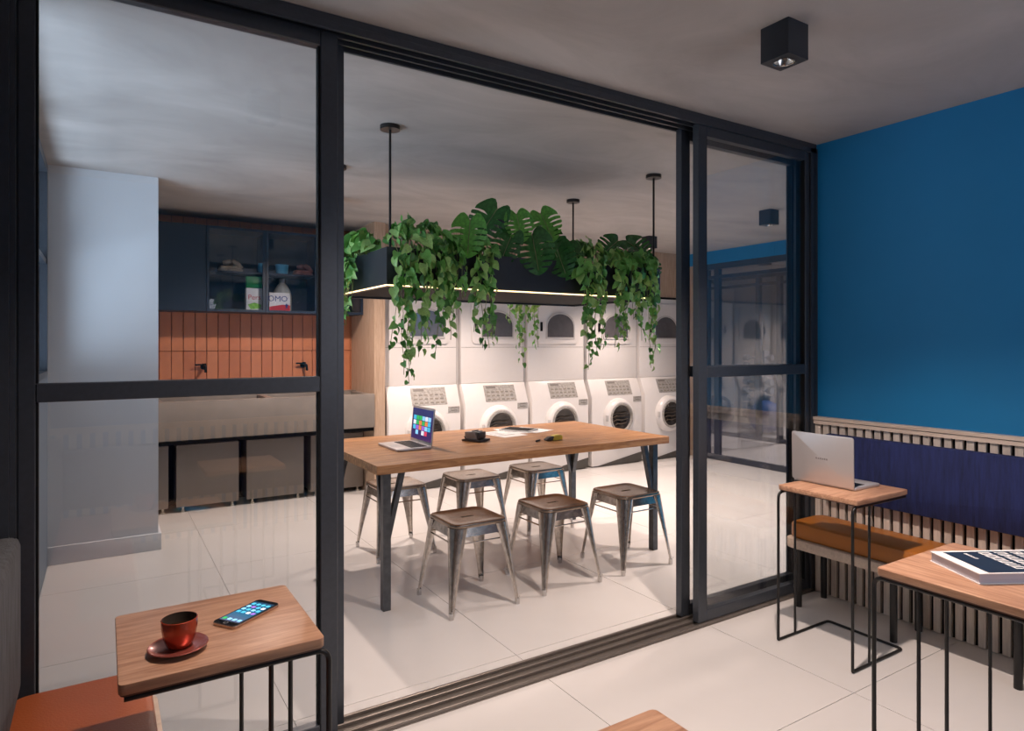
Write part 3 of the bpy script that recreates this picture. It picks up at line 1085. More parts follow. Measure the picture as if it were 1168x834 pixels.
bins = [(0.345, 0.455), (0.514, 0.999), (1.064, 1.555), (1.619, 2.115)]
bl_ = ['narrow visible slice of a taupe cabinet on feet beside the column', 'taupe cabinet on small feet under the left tap',
       'middle taupe cabinet on small feet under the sink', 'taupe cabinet on small feet at the work table end of the sink']
for (a, b), lb in zip(bins, bl_):
    t = empty('under_sink_cabinet', (a, 6.085, 0))
    tag(t, lb, 'cabinet', 'taupe cabinets under the sink')
    w = b - a
    box('body', (0.004, w - 0.004, 0.018, 0.28, 0.045, 0.556), 'bin_taupe', t)
    box('door', (0, w, 0, 0.017, 0.042, 0.560), 'bin_taupe', t, bev=0.003)
    for fx in ((0.05, w - 0.05) if w > 0.2 else (w - 0.04,)):
        for fy in (0.02, 0.24):
            lathe('foot', [(0, 0), (0.017, 0), (0.017, 0.012), (0.010, 0.018), (0.010, 0.046), (0, 0.046)], 'bronze_foot', t, n=14, loc=(fx, fy, 0))

# upper cabinet
uc = empty('wall_cabinet', (0.335, 6.12, 1.685))
tag(uc, 'long navy wall cabinet with glazed doors above the terracotta tiles', 'cabinet')
CW, CH = 2.128 - 0.335, 0.735
box('back', (0, CW, 0.335, 0.348, 0, CH), 'navy_cabinet', uc)
box('bottom', (0, CW, 0.02, 0.335, 0, 0.022), 'navy_cabinet', uc)
box('top', (0, CW, 0.02, 0.335, CH - 0.022, CH), 'navy_cabinet', uc)
for xx in (0, 0.40, 0.885, 1.345, CW - 0.02):
    box('side', (xx, xx + 0.02, 0.02, 0.335, 0.022, CH - 0.022), 'navy_cabinet', uc)
for a, b in ((0.02, 0.40), (0.42, 0.885), (0.905, 1.345), (1.365, CW - 0.02)):
    box('shelf', (a, b, 0.045, 0.335, 0.345, 0.360), 'navy_cabinet', uc)
doors = [(0.0, 0.408, False), (0.412, 0.893, True), (0.897, 1.353, True), (1.357, CW, True)]
for a, b, g in doors:
    d = empty('door', (0, 0, 0))
    d.parent = uc
    if not g:
        box('door_panel', (a, b, 0.0, 0.018, 0.0, CH), 'navy_cabinet', d, bev=0.002, seg=1)
    else:
        f = 0.022
        for q in ((a, a + f, 0, 0.018, 0, CH), (b - f, b, 0, 0.018, 0, CH), (a + f, b - f, 0, 0.018, 0, f), (a + f, b - f, 0, 0.018, CH - f, CH)):
            box('door_frame', q, 'navy_cabinet', d)
        box('pane', (a + f, b - f, 0.007, 0.011, f, CH - f), 'glass_cabinet', d)

# things in the wall cabinet (bottom board z 1.707, shelf top z 2.045)
ZB, ZS = 1.685 + 0.022, 1.685 + 0.360
FX_ = Matrix.Rotation(PI / 2, 4, 'X')
p = empty('detergent_pouch', (1.150, 6.24, ZB))
tag(p, 'green topped white detergent pack with red lettering in the wall cabinet', 'detergent')
box('pouch_body', (-0.070, 0.070, -0.03, 0.03, 0, 0.20), 'pack_white', p, bev=0.006)
box('pouch_top', (-0.068, 0.068, -0.028, 0.028, 0.20, 0.305), 'pack_green', p, bev=0.006)
prism('leaf_print', [(-0.055, 0.05), (0.0, 0.07), (0.06, 0.05), (0.05, 0.02), (-0.03, 0.008)], -0.0315, -0.030, 'pack_lime', p, plane='xz')
text('lettering', 'Pers', 0.062, 'pack_red', p, Matrix.Translation((0, -0.031, 0.115)) @ FX_)
p = empty('detergent_box', (1.366, 6.225, ZB))
tag(p, 'white detergent box with blue letters and red base in the wall cabinet', 'detergent')
box('carton', (-0.092, 0.092, -0.035, 0.035, 0, 0.165), 'pack_white', p, bev=0.002, seg=1)
prism('red_band', [(-0.0915, 0.004), (0.0915, 0.004), (0.0915, 0.052), (0.03, 0.058), (-0.0915, 0.036)], -0.0362, -0.035, 'pack_red', p, plane='xz')
text('lettering', 'OMO', 0.072, 'pack_blue', p, Matrix.Translation((-0.018, -0.036, 0.108)) @ FX_)
prism('figure_mark', [(0.045, 0.010), (0.055, 0.045), (0.040, 0.055), (0.054, 0.060), (0.060, 0.072), (0.066, 0.060), (0.078, 0.055), (0.067, 0.045), (0.075, 0.010), (0.061, 0.034)], -0.0372, -0.036, 'pack_blue', p, plane='xz')
p = empty('detergent_jug', (1.425, 6.36, ZB))
tag(p, 'cream detergent jug with a rounded shoulder behind the detergent box', 'detergent')
lathe('jug_body', [(0, 0), (0.080, 0), (0.084, 0.02), (0.084, 0.15), (0.072, 0.20), (0.045, 0.245), (0.028, 0.265), (0.026, 0.275)], 'jug_cream', p, n=28)
lathe('cap', [(0.030, 0.270), (0.030, 0.305), (0, 0.307)], 'device_grey', p, n=20)
for x, lb, r in ((1.395, 'blue plastic measuring tub standing on the cabinet shelf above the detergent box', 0.058), (1.215, 'narrow blue plastic tub standing on the cabinet shelf beside the folded cloths', 0.028)):
    p = empty('plastic_tub', (x, 6.24, ZS))
    tag(p, lb, 'tub', 'blue tubs in the wall cabinet')
    lathe('tub', [(0, 0), (r * 0.9, 0), (r, 0.085), (r * 0.93, 0.085), (r * 0.84, 0.006), (0, 0.006)], 'cup_blue', p, n=24)
    lathe('rim', [(r, 0.080), (r * 1.05, 0.083), (r * 1.05, 0.089), (r * 0.93, 0.089)], 'cup_blue', p, n=24)


def cloth_pile(loc, mat, label, wdt):
    p = empty('folded_cloths', loc)
    tag(p, label, 'cloths')
    for k in range(2):
        prism('folded_layer', rrect(wdt - 0.02 * k, 0.14, 0.03, 4), 0.024 * k, 0.024 * k + 0.023, mat, p, bev=0.008)
    bm = bmesh.new()
    tube_bm(bm, [(-wdt * 0.30, -0.03, 0.075), (-wdt * 0.05, -0.01, 0.082), (wdt * 0.12, 0.0, 0.075)], 0.02, 10, radii=[0.016, 0.028, 0.018])
    bm_obj('rolled_cloth', bm, mat, p, smooth=True)
    bm = bmesh.new()
    tube_bm(bm, [(wdt * 0.05, -0.03, 0.095), (wdt * 0.25, -0.04, 0.070), (wdt * 0.45, -0.05, 0.030)], 0.02, 10, radii=[0.018, 0.026, 0.016])
    bm_obj('rolled_cloth', bm, mat, p, smooth=True)


cloth_pile((0.955, 6.25, ZS), 'cloth_beige', 'beige rolled cloths on the shelf of the wall cabinet', 0.20)
cloth_pile((1.585, 6.25, ZS), 'cloth_rose', 'dusky rose rolled cloths at the right end of the cabinet shelf', 0.17)

# ================================================================== PLANTER
PX0, PX1, PY0, PY1, PZ0, PZ1 = 1.238, 3.172, 3.20, 4.150, 1.700, 1.905
pt = empty('hanging_planter', ((PX0 + PX1) / 2, (PY0 + PY1) / 2, CEIL))
tag(pt, 'long black hanging planter box with a glowing strip along its lower edge', 'planter')
W, D = (PX1 - PX0) / 2, (PY1 - PY0) / 2
z0, z1 = PZ0 - CEIL, PZ1 - CEIL
th = 0.02
box('side_panel', (-W, W, -D, -D + th, z0, z1), 'planter_metal', pt)
box('side_panel', (-W, W, D - th, D, z0, z1), 'planter_metal', pt)
box('end_panel', (-W, -W + th, -D + th, D - th, z0, z1), 'planter_metal', pt)
box('end_panel', (W - th, W, -D + th, D - th, z0, z1), 'planter_metal', pt)
box('bottom_panel', (-W + th, W - th, -D + th, D - th, z0 + 0.012, z0 + 0.03), 'black_matte', pt)
box('soil', (-W + th, W - th, -D + th, D - th, z0 + 0.03, z1 - 0.03), 'soil', pt)
for b in ((-W - 0.005, W - 0.03, -D - 0.005, -D, z0 + 0.003, z0 + 0.0095), (-W - 0.005, W - 0.03, D, D + 0.005, z0 + 0.003, z0 + 0.0095),
          (-W - 0.005, -W, -D, D, z0 + 0.003, z0 + 0.0095)):
    box('light_strip', b, 'led_warm', pt)
for sx in (-1, 1):
    for sy in (-1, 1):
        px, py = sx * (W - 0.03), sy * (D - 0.03)
        tube('hanger_rod', [(px, py, z1 - 0.05), (px, py, -0.002)], 0.007, 'black_steel', pt)
        lathe('ceiling_rose', [(0, -0.022), (0.052, -0.022), (0.052, 0.0), (0, 0.0)], 'black_steel', pt, n=28, loc=(px, py, 0))


# ---- foliage
def pothos_leaf_mesh(name, mat, kind):
    """heart shaped leaf hanging from the origin, tip towards -Z, face towards -Y"""
    w = [0.0, 0.30, 0.42, 0.44, 0.36, 0.22, 0.08, 0.0]
    z = [0.0, 0.06, -0.10, -0.30, -0.52, -0.74, -0.92, -1.0]
    if kind == 1:
        w = [0.0, 0.24, 0.34, 0.35, 0.30, 0.20, 0.09, 0.0]
    verts, faces = [], []
    mid, Lf, Rt = [], [], []
    for i, (a, b) in enumerate(zip(w, z)):
        bz = b if i else -0.02
        curl = -0.10 * math.sin(PI * min(1, -b if b < 0 else 0)) + 0.16 * max(0, -b - 0.5)
        verts.append((0, curl + 0.03, min(b, -0.02) if i < 7 else b))
        mid.append(len(verts) - 1)
        if a > 0:
            verts.append((-a, curl - a * 0.30, b))
            Lf.append(len(verts) - 1)
            verts.append((a, curl - a * 0.30, b))
            Rt.append(len(verts) - 1)
    n = len(Lf)
    for S, flip in ((Lf, False), (Rt, True)):
        f = [(mid[0], mid[1], S[0])]
        for i in range(n - 1):
            f.append((mid[i + 1], mid[i + 2], S[i + 1], S[i]))
        f.append((mid[n], mid[n + 1], S[n - 1]))
        faces += [q[::-1] if flip else q for q in f]
    me = bpy.data.meshes.new(name)
    me.from_pydata(verts, [], faces)
    for pl in me.polygons:
        pl.use_smooth = True
    me.materials.append(M[mat])
    return me


LEAVES = [pothos_leaf_mesh('pothos_leaf', m, k) for m in ('leaf_green', 'leaf_light', 'leaf_dark', 'leaf_green', 'leaf_light') for k in (0, 1)]


def add_leaf(plant, pos, size, yaw, tilt, roll):
    o = link('leaf', random.choice(LEAVES), None, plant)
    o.location = pos
    o.rotation_euler = (tilt, roll, yaw)
    o.scale = (size, size, size)
    return o


def pothos(loc, face, label, strands, mound, mound_r=(0.13, 0.10, 0.10), seed=0):
    """loc: point on the planter rim; face: yaw of the outward direction (0 = towards -Y).
       strands: (offset along the rim, outward distance, drop length)"""
    random.seed(seed)
    p = empty('trailing_pothos', loc)
    tag(p, label, 'plant', 'trailing pothos plants in the hanging planter')
    p.rotation_euler = (0, 0, face)
    nl = 0
    for (off, out, drop) in strands:
        pts = [Vector((off * 0.6, 0.07, -0.02)), Vector((off * 0.8, 0.03, 0.035)), Vector((off, -0.015, 0.03)), Vector((off, -out, -0.03))]
        z = -0.03
        x, y = off, -out
        while -z < drop:
            z -= 0.045
            x += random.uniform(-0.008, 0.008)
            y = min(-0.015, y + random.uniform(-0.007, 0.007))
            pts.append(Vector((x, y, z)))
        tube('vine', pts, 0.0018, 'stem_green', p, n=5)
        # leaves along the vine
        s = 0.0
        for a, b in zip(pts[2:], pts[3:]):
            steps = 2 if random.random() < 0.72 else 1
            for q in range(steps):
                if nl > 285:
                    break
                pos = a.lerp(b, (q + random.random() * 0.6) / steps)
                f = max(0.0, min(1.0, -pos.z / max(drop, 0.1)))
                size = random.uniform(0.046, 0.080) * (1 - 0.45 * f)
                yaw = random.uniform(-1.25, 1.25)
                dirv = Vector((math.sin(yaw), -math.cos(yaw), 0))
                add_leaf(p, pos + dirv * random.uniform(0.004, 0.026), size, yaw, random.uniform(-0.55, 0.25), random.uniform(-0.9, 0.9))
                nl += 1
    for k in range(mound):
        if nl > 295:
            break
        a = random.uniform(0, 2 * PI)
        r = math.sqrt(random.random())
        pos = Vector((mound_r[0] * r * math.cos(a), 0.03 + mound_r[1] * r * math.sin(a), 0.0))
        pos.z = 0.015 + mound_r[2] * (1 - 0.75 * r * r) * random.uniform(0.45, 1.15)
        yaw = random.uniform(-1.5, 1.5)
        add_leaf(p, pos, random.uniform(0.050, 0.086), yaw, random.uniform(-1.0, -0.1), random.uniform(-0.9, 0.9))
        nl += 1
    for k in range(max(2, mound // 9)):
        a = random.uniform(-0.08, 0.08)
        tube('stem', [(a * 0.4, 0.05, -0.04), (a, 0.03, mound_r[2] * 0.7)], 0.002, 'stem_green', p, n=5)
    return p


def strands(lst):
    return lst


R = random.uniform
pothos((PX0, 3.70, PZ1), -PI / 2, 'trailing pothos at the left end of the planter next to the dark mullion',
       [(-0.16, 0.06, 0.66), (-0.12, 0.05, 0.58), (-0.07, 0.06, 0.42), (-0.03, 0.05, 0.36), (0.01, 0.05, 0.34), (0.05, 0.04, 0.26), (0.09, 0.05, 0.20)], 110, (0.24, 0.10, 0.14), seed=11)
pothos((1.42, PY0, PZ1), 0, 'thick trailing pothos at the left front corner of the planter hanging lowest',
       [(-0.15, 0.07, 0.48), (-0.12, 0.05, 0.62), (-0.08, 0.08, 0.70), (-0.05, 0.05, 0.50), (-0.02, 0.08, 0.56), (0.02, 0.05, 0.44), (0.06, 0.07, 0.55), (0.10, 0.05, 0.30), (0.14, 0.04, 0.34), (0.17, 0.04, 0.28)], 80, (0.19, 0.10, 0.15), seed=12)
pothos((1.60, PY0, PZ1), 0, 'small pothos trailing beside the thick left clump on the planter front',
       [(-0.06, 0.05, 0.42), (-0.02, 0.04, 0.46), (0.02, 0.05, 0.34), (0.05, 0.04, 0.22)], 26, (0.10, 0.07, 0.07), seed=13)
pothos((1.80, PY0, PZ1), 0, 'narrow trailing pothos below the leftmost monstera leaf',
       [(-0.05, 0.03, 0.40), (-0.02, 0.04, 0.52), (0.015, 0.03, 0.50), (0.05, 0.03, 0.46)], 24, (0.09, 0.07, 0.07), seed=14)
pothos((2.56, PY0, PZ1), 0, 'trailing pothos right of the planter middle hanging in front of the dryers',
       [(-0.10, 0.04, 0.42), (-0.06, 0.05, 0.62), (-0.02, 0.04, 0.48), (0.02, 0.05, 0.56), (0.06, 0.04, 0.38), (0.09, 0.03, 0.50)], 52, (0.14, 0.08, 0.14), seed=15)
pothos((2.80, PY0, PZ1), 0, 'slender trailing pothos between the two right clumps of the planter',
       [(-0.03, 0.03, 0.48), (0.0, 0.04, 0.40), (0.03, 0.03, 0.44)], 22, (0.08, 0.06, 0.10), seed=16)
pothos((3.00, PY0, PZ1), 0, 'trailing pothos at the right end of the planter near the sliding doors',
       [(-0.12, 0.04, 0.30), (-0.07, 0.05, 0.34), (-0.03, 0.04, 0.44), (0.02, 0.03, 0.62), (0.06, 0.04, 0.36), (0.10, 0.03, 0.54)], 46, (0.13, 0.08, 0.13), seed=17)
pothos((2.72, PY1, PZ1), PI, 'pothos hanging down behind the planter seen under its middle',
       [(-0.13, 0.04, 0.52), (-0.10, 0.05, 0.40), (0.05, 0.04, 0.48), (0.01, 0.05, 0.62), (0.11, 0.04, 0.30), (-0.04, 0.05, 0.30)], 30, (0.16, 0.08, 0.07), seed=18)


def monstera_mesh(name, mat):
    """split leaf: base at origin, tip at -Z, face -Y, unit length"""
    verts, faces = [], []

    def V(x, y, z):
        verts.append((x, y, z))
        return len(verts) - 1
    def half(t):   # outline half width
        return 0.47 * math.sin(PI * (0.20 + 0.80 * t)) ** 0.65 if t < 0.999 else 0.0
    cuts = [0.0, 0.30, 0.43, 0.56, 0.69, 0.82, 1.0]
    us = (0.0, 0.25, 0.5, 0.75, 1.0)
    for s in (-1, 1):
        for i in range(len(cuts) - 1):
            t0, t1 = cuts[i], cuts[i + 1]
            sub = 4
            g0 = 0.0 if i == 0 else 0.020
            g1 = 0.0 if i == len(cuts) - 2 else 0.020
            grid = []
            for a in range(sub + 1):
                row = []
                for u in us:
                    k = max(0.0, min(1.0, (u - 0.28) / 0.22))
                    t = t0 + g0 * k + (t1 - t0 - (g0 + g1) * k) * a / sub
                    hw = half(t)
                    if u > 0.9 and ((a == 0 and i) or (a == sub and i < len(cuts) - 2)):
                        hw *= 0.95
                    x = s * hw * u
                    z = -t - 0.10 * u * u * (1 - t) * 2 * t + 0.20 * (1 - t) ** 3 * math.sin(PI * min(1, u * 0.9))
                    y = -0.22 * (u * hw) ** 2 * 3 + 0.10 * (t - 0.3) ** 2 * 2
                    row.append(V(x, y, z))
                grid.append(row)
            for a in range(sub):
                for b in range(len(us) - 1):
                    q = (grid[a][b], grid[a][b + 1], grid[a + 1][b + 1], grid[a + 1][b])
                    faces.append(q if s > 0 else q[::-1])
    me = bpy.data.meshes.new(name)
    me.from_pydata(verts, [], faces)
    for pl in me.polygons:
        pl.use_smooth = True
    me.materials.append(M[mat])
    return me


MON = {'d': monstera_mesh('monstera_leaf', 'monstera_green'), 'l': monstera_mesh('monstera_leaf', 'monstera_light')}


def monstera(loc, label, leaves):
    """leaves: (x, y, z of leaf base relative to loc, length, yaw, tilt, roll, shade)"""
    p = empty('monstera_plant', loc)
    tag(p, label, 'plant', 'monstera plants in the hanging planter')
    for (x, y, z, ln, yaw, tilt, roll, sh) in leaves:
        lf = link('leaf', MON[sh], None, p)
        lf.location = (x, y, z)
        lf.rotation_euler = (tilt, roll, yaw)
        lf.scale = (ln, ln, ln)
        b = Vector((x, y, z))
        mid = Vector((x * 0.6, y * 0.5 + 0.06, z * 0.75 + 0.02))
        tube('stalk', [(0, 0.03, -0.04), mid, b], 0.004, 'stem_green', p, n=6)
        rib = [Vector((0, -0.006, -0.0)), Vector((0, -0.008, -0.45)), Vector((0, 0.03, -0.90))]
        e = Euler((tilt, roll, yaw)).to_matrix()
        tube('midrib', [b + e @ (q * ln) for q in rib], 0.0022, 'stem_green', p, n=5)
    return p


# (leaf base, length, yaw, tilt, roll)
monstera((1.72, PY0 + 0.09, PZ1 - 0.02), 'monstera with one upright leaf left of the planter middle',
         [(0.0, -0.10, 0.205, 0.22, -0.60, -0.25, 0.05, 'l'), (0.03, 0.10, 0.10, 0.16, 0.2, -0.5, -0.6, 'd')])
monstera((2.05, PY0 + 0.12, PZ1 - 0.02), 'large monstera with overlapping split leaves in the middle of the planter',
         [(-0.06, 0.03, 0.325, 0.25, -0.75, -0.30, 0.50, 'd'), (0.03, -0.04, 0.290, 0.19, -0.45, -0.4, -0.15, 'l'), (-0.02, -0.07, 0.160, 0.21, -0.8, -0.35, 0.30, 'd'),
          (0.10, -0.10, 0.165, 0.25, -0.45, -0.25, -0.15, 'd'), (0.21, -0.03, 0.315, 0.20, -0.45, -0.3, -0.40, 'l'), (0.21, -0.06, 0.190, 0.22, -0.15, -0.3, -0.45, 'd')])
monstera((2.40, PY0 + 0.10, PZ1 - 0.02), 'dark monstera leaning over the planter rim right of the middle',
         [(-0.07, -0.07, 0.120, 0.22, -0.75, -0.3, -0.35, 'd'), (0.02, -0.06, 0.13, 0.24, -0.3, -0.3, 0.2, 'd')])
monstera((2.93, PY0 + 0.12, PZ1 - 0.02), 'low dark monstera spreading over the right end of the planter',
         [(-0.05, -0.03, 0.20, 0.20, -1.0, -0.75, 0.6, 'd'), (0.03, -0.03, 0.20, 0.20, 0.0, -0.75, -0.6, 'd'), (0.16, -0.05, 0.10, 0.20, -0.1, -0.2, -0.3, 'd')])

# ================================================================== THINGS ON THE WORK TABLE
lp = empty('laptop', (1.665, 3.725, TZ), 0)
tag(lp, 'open silver laptop with a bright tiled screen on the work table', 'laptop')
prism('base', rrect(0.222, 0.318, 0.012, 4, -0.111, 0), 0.002, 0.015, 'laptop_silver', lp, bev=0.002)
kb = box('keyboard_bed', (-0.125, -0.020, -0.135, 0.135, 0.0150, 0.0156), 'keys_black', lp)
km = None
for r in range(5):
    for c in range(13):
        px, py = -0.030 - 0.0205 * r, -0.124 + 0.0207 * c
        if km is None:
            km = box('key', (-0.0085, 0.0085, -0.0085, 0.0085, 0.0156, 0.0172), 'keys_black', kb, loc=(px, py, 0)).data
        else:
            link('key', km, None, kb, loc=(px, py, 0))
box('touchpad', (-0.205, -0.140, -0.05, 0.05, 0.0150, 0.0154), 'enamel_grey', lp)
lid = prism('lid', rrect(0.318, 0.225, 0.010, 4, 0, 0.1125), -0.003, 0.003, 'laptop_silver', lp, plane='yz', bev=0.0015, loc=(-0.002, 0, 0.013), rot=(0, 0.10, 0))
scr = box('screen', (-0.0046, -0.0030, -0.148, 0.148, 0.022, 0.212), 'laptop_desktop', lid)
random.seed(5)
cells = [(c, r) for r in range(4) for c in range(6)]
icons = ['icon_cyan', 'icon_green', 'icon_green', 'icon_sky', 'icon_white', 'icon_sky', 'icon_white', 'icon_green', 'icon_orange', 'icon_green', 'icon_orange', 'icon_cyan',
         'icon_cyan', 'icon_violet', 'icon_orange', 'icon_violet', 'icon_sky', 'icon_cyan', None, 'icon_sky', None, 'icon_white', 'icon_red', None]
for (c, r), ic in zip(cells, icons):
    if ic:
        yy = 0.128 - 0.043 * c
        zz = 0.168 - 0.030 * r
        box('screen_tile', (-0.0052, -0.0044, yy - 0.038, yy, zz - 0.026, zz), ic, lid)

ps_ = empty('card_terminal', (2.045, 3.715, TZ), 0.45)
tag(ps_, 'small grey and black payment terminal on the work table beside the laptop', 'card terminal')
prism('base', [(-0.075, 0.002), (0.075, 0.002), (0.075, 0.012), (0.045, 0.020), (-0.075, 0.016)], -0.055, 0.055, 'device_dark', ps_, plane='yz', bev=0.002)
prism('body', [(-0.045, 0.018), (0.055, 0.018), (0.055, 0.060), (-0.025, 0.066)], -0.048, 0.040, 'device_grey', ps_, plane='yz', bev=0.003)
box('front_panel', (-0.046, 0.038, -0.052, -0.040, 0.020, 0.062), 'device_dark', ps_, bev=0.003)
box('paper_slot', (-0.030, 0.025, -0.005, 0.012, 0.060, 0.070), 'device_dark', ps_, bev=0.001, seg=1)
tube('cable', fillet([(-0.05, 0.0, 0.01), (-0.085, 0.01, 0.012), (-0.10, 0.02, 0.040)], 0.012), 0.003, 'device_dark', ps_)

random.seed(9)
for k, (x, y, a, w, d, lb) in enumerate(((2.36, 3.90, 0.15, 0.21, 0.297, 'white printed sheet lying nearest the payment terminal'),
                                       (2.52, 4.00, -0.10, 0.21, 0.297, 'white printed sheet under the grey tablet'),
                                       (2.63, 3.98, 0.35, 0.21, 0.297, 'white sheet sticking out to the right of the tablet'))):
    s = empty('paper_sheet', (x, y, TZ + 0.0008 * k), a)
    tag(s, lb, 'paper', 'loose sheets on the work table')
    box('sheet', (-w / 2, w / 2, -d / 2, d / 2, 0.0004, 0.0010), 'paper_white', s)
    for q in range(4):
        box('printed_line', (-w / 2 + 0.025, random.uniform(0.0, w / 2 - 0.03), d / 2 - 0.06 - 0.05 * q, d / 2 - 0.045 - 0.05 * q, 0.0010, 0.0012), 'paper_print', s)
tbl = empty('tablet', (2.56, 4.01, TZ + 0.0032), 0.55)
tag(tbl, 'dark grey tablet lying on the loose sheets on the work table', 'tablet')
prism('case', rrect(0.17, 0.24, 0.01, 4), 0, 0.008, 'paper_white', tbl, bev=0.001)
prism('screen', rrect(0.158, 0.222, 0.006, 3), 0.008, 0.0086, 'black_matte', tbl)

yt = empty('yellow_tool', (2.475, 3.475, TZ), 0.1)  # yellow and black tool of no certain kind
tag(yt, 'small yellow and black hand tool lying on the work table edge', 'tool')
prism('body', [(-0.005, 0.002), (0.075, 0.002), (0.078, 0.026), (0.060, 0.034), (0.010, 0.032)], -0.022, 0.022, 'yellow_plastic', yt, plane='xz', bev=0.003)
prism('nose', [(-0.050, 0.002), (-0.002, 0.002), (0.010, 0.028), (-0.025, 0.026), (-0.055, 0.012)], -0.018, 0.018, 'device_dark', yt, plane='xz', bev=0.003)
pn = tube('pen_cap', [(2.345, 3.462, TZ + 0.007), (2.392, 3.492, TZ + 0.007)], 0.006, 'device_dark', None, n=10)
tag(pn, 'short black pen stub lying left of the yellow tool', 'pen')

# ================================================================== THINGS ON THE SIDE TABLES
H = 0.735
lt = empty('laptop', (2.876, 1.842, H), 0)
tag(lt, 'open silver laptop showing its plain lid on the side table by the blue wall', 'laptop')
prism('base', rrect(0.21, 0.312, 0.012, 4, 0.110, 0), 0.002, 0.014, 'laptop_silver', lt, bev=0.002)
box('keyboard_bed', (0.02, 0.120, -0.135, 0.135, 0.0140, 0.0150), 'keys_black', lt)
box('touchpad', (0.135, 0.195, -0.05, 0.05, 0.0140, 0.0145), 'enamel_grey', lt)
lid = prism('lid', rrect(0.312, 0.232, 0.010, 4, 0, 0.116), -0.003, 0.003, 'laptop_silver', lt, plane='yz', bev=0.0015, loc=(0.0, 0, 0.010), rot=(0, -0.02, 0))
box('screen', (0.0030, 0.0042, -0.146, 0.146, 0.02, 0.222), 'phone_black', lid)
# tiny dark maker's mark in the centre of the lid: a row of small strokes too small to read
for q in range(6):
    box('lid_mark', (-0.0036, -0.0030, 0.030 - 0.0105 * q - 0.0075, 0.030 - 0.0105 * q, 0.112, 0.121 - 0.001 * (q % 2)), 'laptop_mark', lid)

bk = empty('book', (2.056, 0.850, H), math.atan2(-0.485, 0.875))
tag(bk, 'thick book with a navy cover framed in white on the side table at the right', 'book')
BL, BWd, BT = 0.30, 0.198, 0.030
box('page_block', (0.003, BL - 0.003, 0.003, BWd - 0.003, 0.0025, BT - 0.0025), 'page_grey', bk)
box('cover_board', (0, BL, 0, BWd, 0.0, 0.0025), 'paper_white', bk)
cv = box('cover_board', (0, BL, 0, BWd, BT - 0.0025, BT), 'paper_white', bk)
box('cover_print', (0.032, BL - 0.012, 0.006, BWd - 0.012, BT, BT + 0.0004), 'cover_navy', cv)
random.seed(21)


def strokes(parent, x0, y0, n, w, h, t, z):
    """a line of blocky white cover lettering running along -Y"""
    y = y0
    for k in range(n):
        bm = bmesh.new()
        bbox(bm, x0, x0 + h, y - t, y, z, z + 0.0004)
        bbox(bm, x0, x0 + h, y - w, y - w + t, z, z + 0.0004)
        xx = random.choice((0.0, h / 2 - t / 2, h - t))
        bbox(bm, x0 + xx, x0 + xx + t, y - w, y, z + 0.0001, z + 0.0005)
        if random.random() < 0.5:
            xx2 = h - t if xx < h / 2 else 0.0
            bbox(bm, x0 + xx2, x0 + xx2 + t, y - w, y, z + 0.0001, z + 0.0005)
        bm_obj('cover_letter', bm, 'paper_white', parent)
        y -= w + t * 1.1


strokes(cv, 0.085, 0.170, 5, 0.008, 0.010, 0.0022, BT + 0.0004)
strokes(cv, 0.135, 0.176, 6, 0.019, 0.034, 0.0055, BT + 0.0004)
strokes(cv, 0.185, 0.176, 5, 0.019, 0.034, 0.0055, BT + 0.0004)
strokes(cv, 0.235, 0.176, 6, 0.019, 0.034, 0.0055, BT + 0.0004)

sc = empty('saucer', (0.138, 1.590, H))
tag(sc, 'reddish brown saucer under the copper red cup', 'saucer')
lathe('dish', [(0, 0.0), (0.030, 0.0), (0.034, 0.003), (0.052, 0.008), (0.060, 0.013), (0.0585, 0.0145), (0.050, 0.0105), (0.034, 0.0065), (0, 0.006)], 'saucer_glaze', sc, n=48)
cp = empty('coffee_cup', (0.141, 1.598, H + 0.0065))
tag(cp, 'copper red coffee cup standing on its saucer', 'cup')
lathe('bowl', [(0, 0.0), (0.022, 0.0), (0.026, 0.004), (0.033, 0.022), (0.0360, 0.043), (0.0365, 0.060), (0.0347, 0.061), (0.0345, 0.045)], 'copper_glaze', cp, n=48)
lathe('inside', [(0.0345, 0.0605), (0.0335, 0.045), (0.030, 0.022), (0.024, 0.008), (0, 0.006)], 'cup_inside', cp, n=40)
lathe('drink', [(0.0326, 0.040), (0, 0.040)], 'coffee', cp, n=32)
hd = []
for k in range(9):
    a = PI * k / 8
    hd.append((0.0, 0.034 + 0.018 * math.sin(a), 0.032 + 0.015 * math.cos(a)))
tube('handle', hd, 0.0035, 'copper_glaze', cp, n=8)

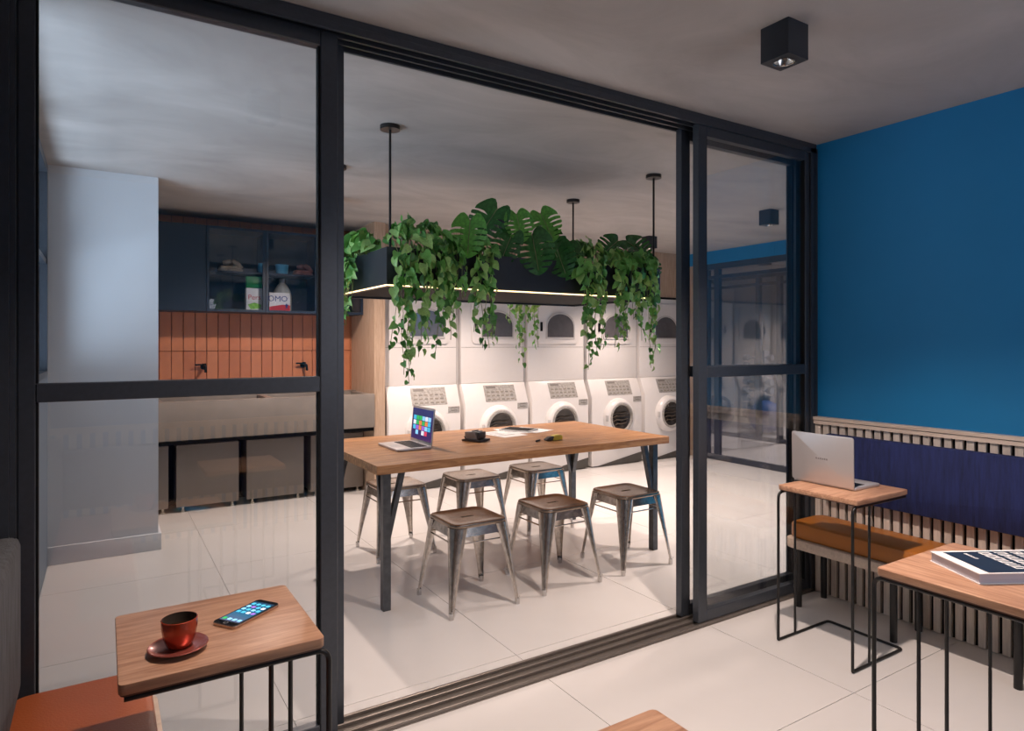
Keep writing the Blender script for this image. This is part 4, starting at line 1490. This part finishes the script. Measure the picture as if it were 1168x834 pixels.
dx, dy = 0.345 - 0.217, 1.781 - 1.692
ph = empty('phone', (0.2985, 1.705, H), math.atan2(dy, dx))
tag(ph, 'slim phone with a lit screen of app icons lying beside the cup', 'phone')
prism('case', rrect(0.150, 0.071, 0.010, 6), 0.0005, 0.0078, 'phone_side', ph, bev=0.0015)
prism('front_glass', rrect(0.148, 0.069, 0.010, 6), 0.0078, 0.0084, 'phone_black', ph)
sg = box('screen', (-0.056, 0.060, -0.031, 0.031, 0.0084, 0.0088), 'phone_desktop', ph)
random.seed(3)
for r in range(5):
    for c in range(4):
        if r == 0 and c == 0:
            pass
        px = 0.046 - 0.0165 * r if r < 4 else -0.046
        py = -0.023 + 0.0153 * c
        ic = random.choice(['icon_sky', 'icon_cyan', 'icon_white', 'icon_violet', 'icon_cyan', 'icon_sky']) if r < 4 else ('icon_green' if c == 3 else 'icon_sky')
        prism('app_icon', rrect(0.0108, 0.0108, 0.0025, 2, px, py), 0.0088, 0.0090, ic, sg)
lathe('home_button', [(0.0055, 0.0084), (0.0055, 0.0087), (0.0045, 0.0087), (0.0045, 0.0084)], 'device_grey', ph, n=20, center=(-0.065, 0, 0))

# ================================================================== GYM
dr_ = empty('dumbbell_rack', (9.25, 7.0, 0))
tag(dr_, 'tall dumbbell tower seen dimly through the glazed screen at the right', 'dumbbell rack')
lathe('base', [(0, 0), (0.30, 0), (0.30, 0.04), (0.10, 0.07), (0, 0.07)], 'gym_grey', dr_, n=28)
box('mast', (-0.06, 0.06, -0.10, 0.10, 0.06, 1.30), 'gym_grey', dr_)
for k in range(8):
    z = 0.24 + 0.135 * k
    g = empty('dumbbell', (9.25, 7.0, 0))
    tag(g, ('lowest', 'second lowest', 'third lowest', 'fourth lowest', 'fourth highest', 'third highest', 'second highest', 'topmost')[k] + ' grey dumbbell racked on the tower in the gym', 'dumbbell', 'dumbbells on the tower')
    tube('bar', [(-0.09, -0.24, z), (-0.09, 0.24, z)], 0.018, 'gym_grey', g, n=8)
    for s in (-1, 1):
        lathe('weight', [(0, -0.04), (0.046 + 0.002 * (8 - k), -0.04), (0.046 + 0.002 * (8 - k), 0.04), (0, 0.04)], 'gym_grey', g, n=14, axis='y', center=(-0.09, s * 0.23, z))
for (x, y, r, m, lb) in ((8.70, 7.45, 0.28, 'gym_grey', 'grey exercise ball on the gym floor'), (8.85, 6.62, 0.26, 'gym_blue', 'blue exercise ball beside the dumbbell tower in the gym')):
    bm = bmesh.new()
    bmesh.ops.create_uvsphere(bm, u_segments=28, v_segments=18, radius=r)
    for v in bm.verts:
        a = math.sin(v.co.z / r * 18) * 0.003
        v.co *= 1 + a
    o = bm_obj('exercise_ball', bm, m, None, smooth=True, loc=(x, y, r))
    tag(o, lb, 'ball', 'exercise balls in the gym')
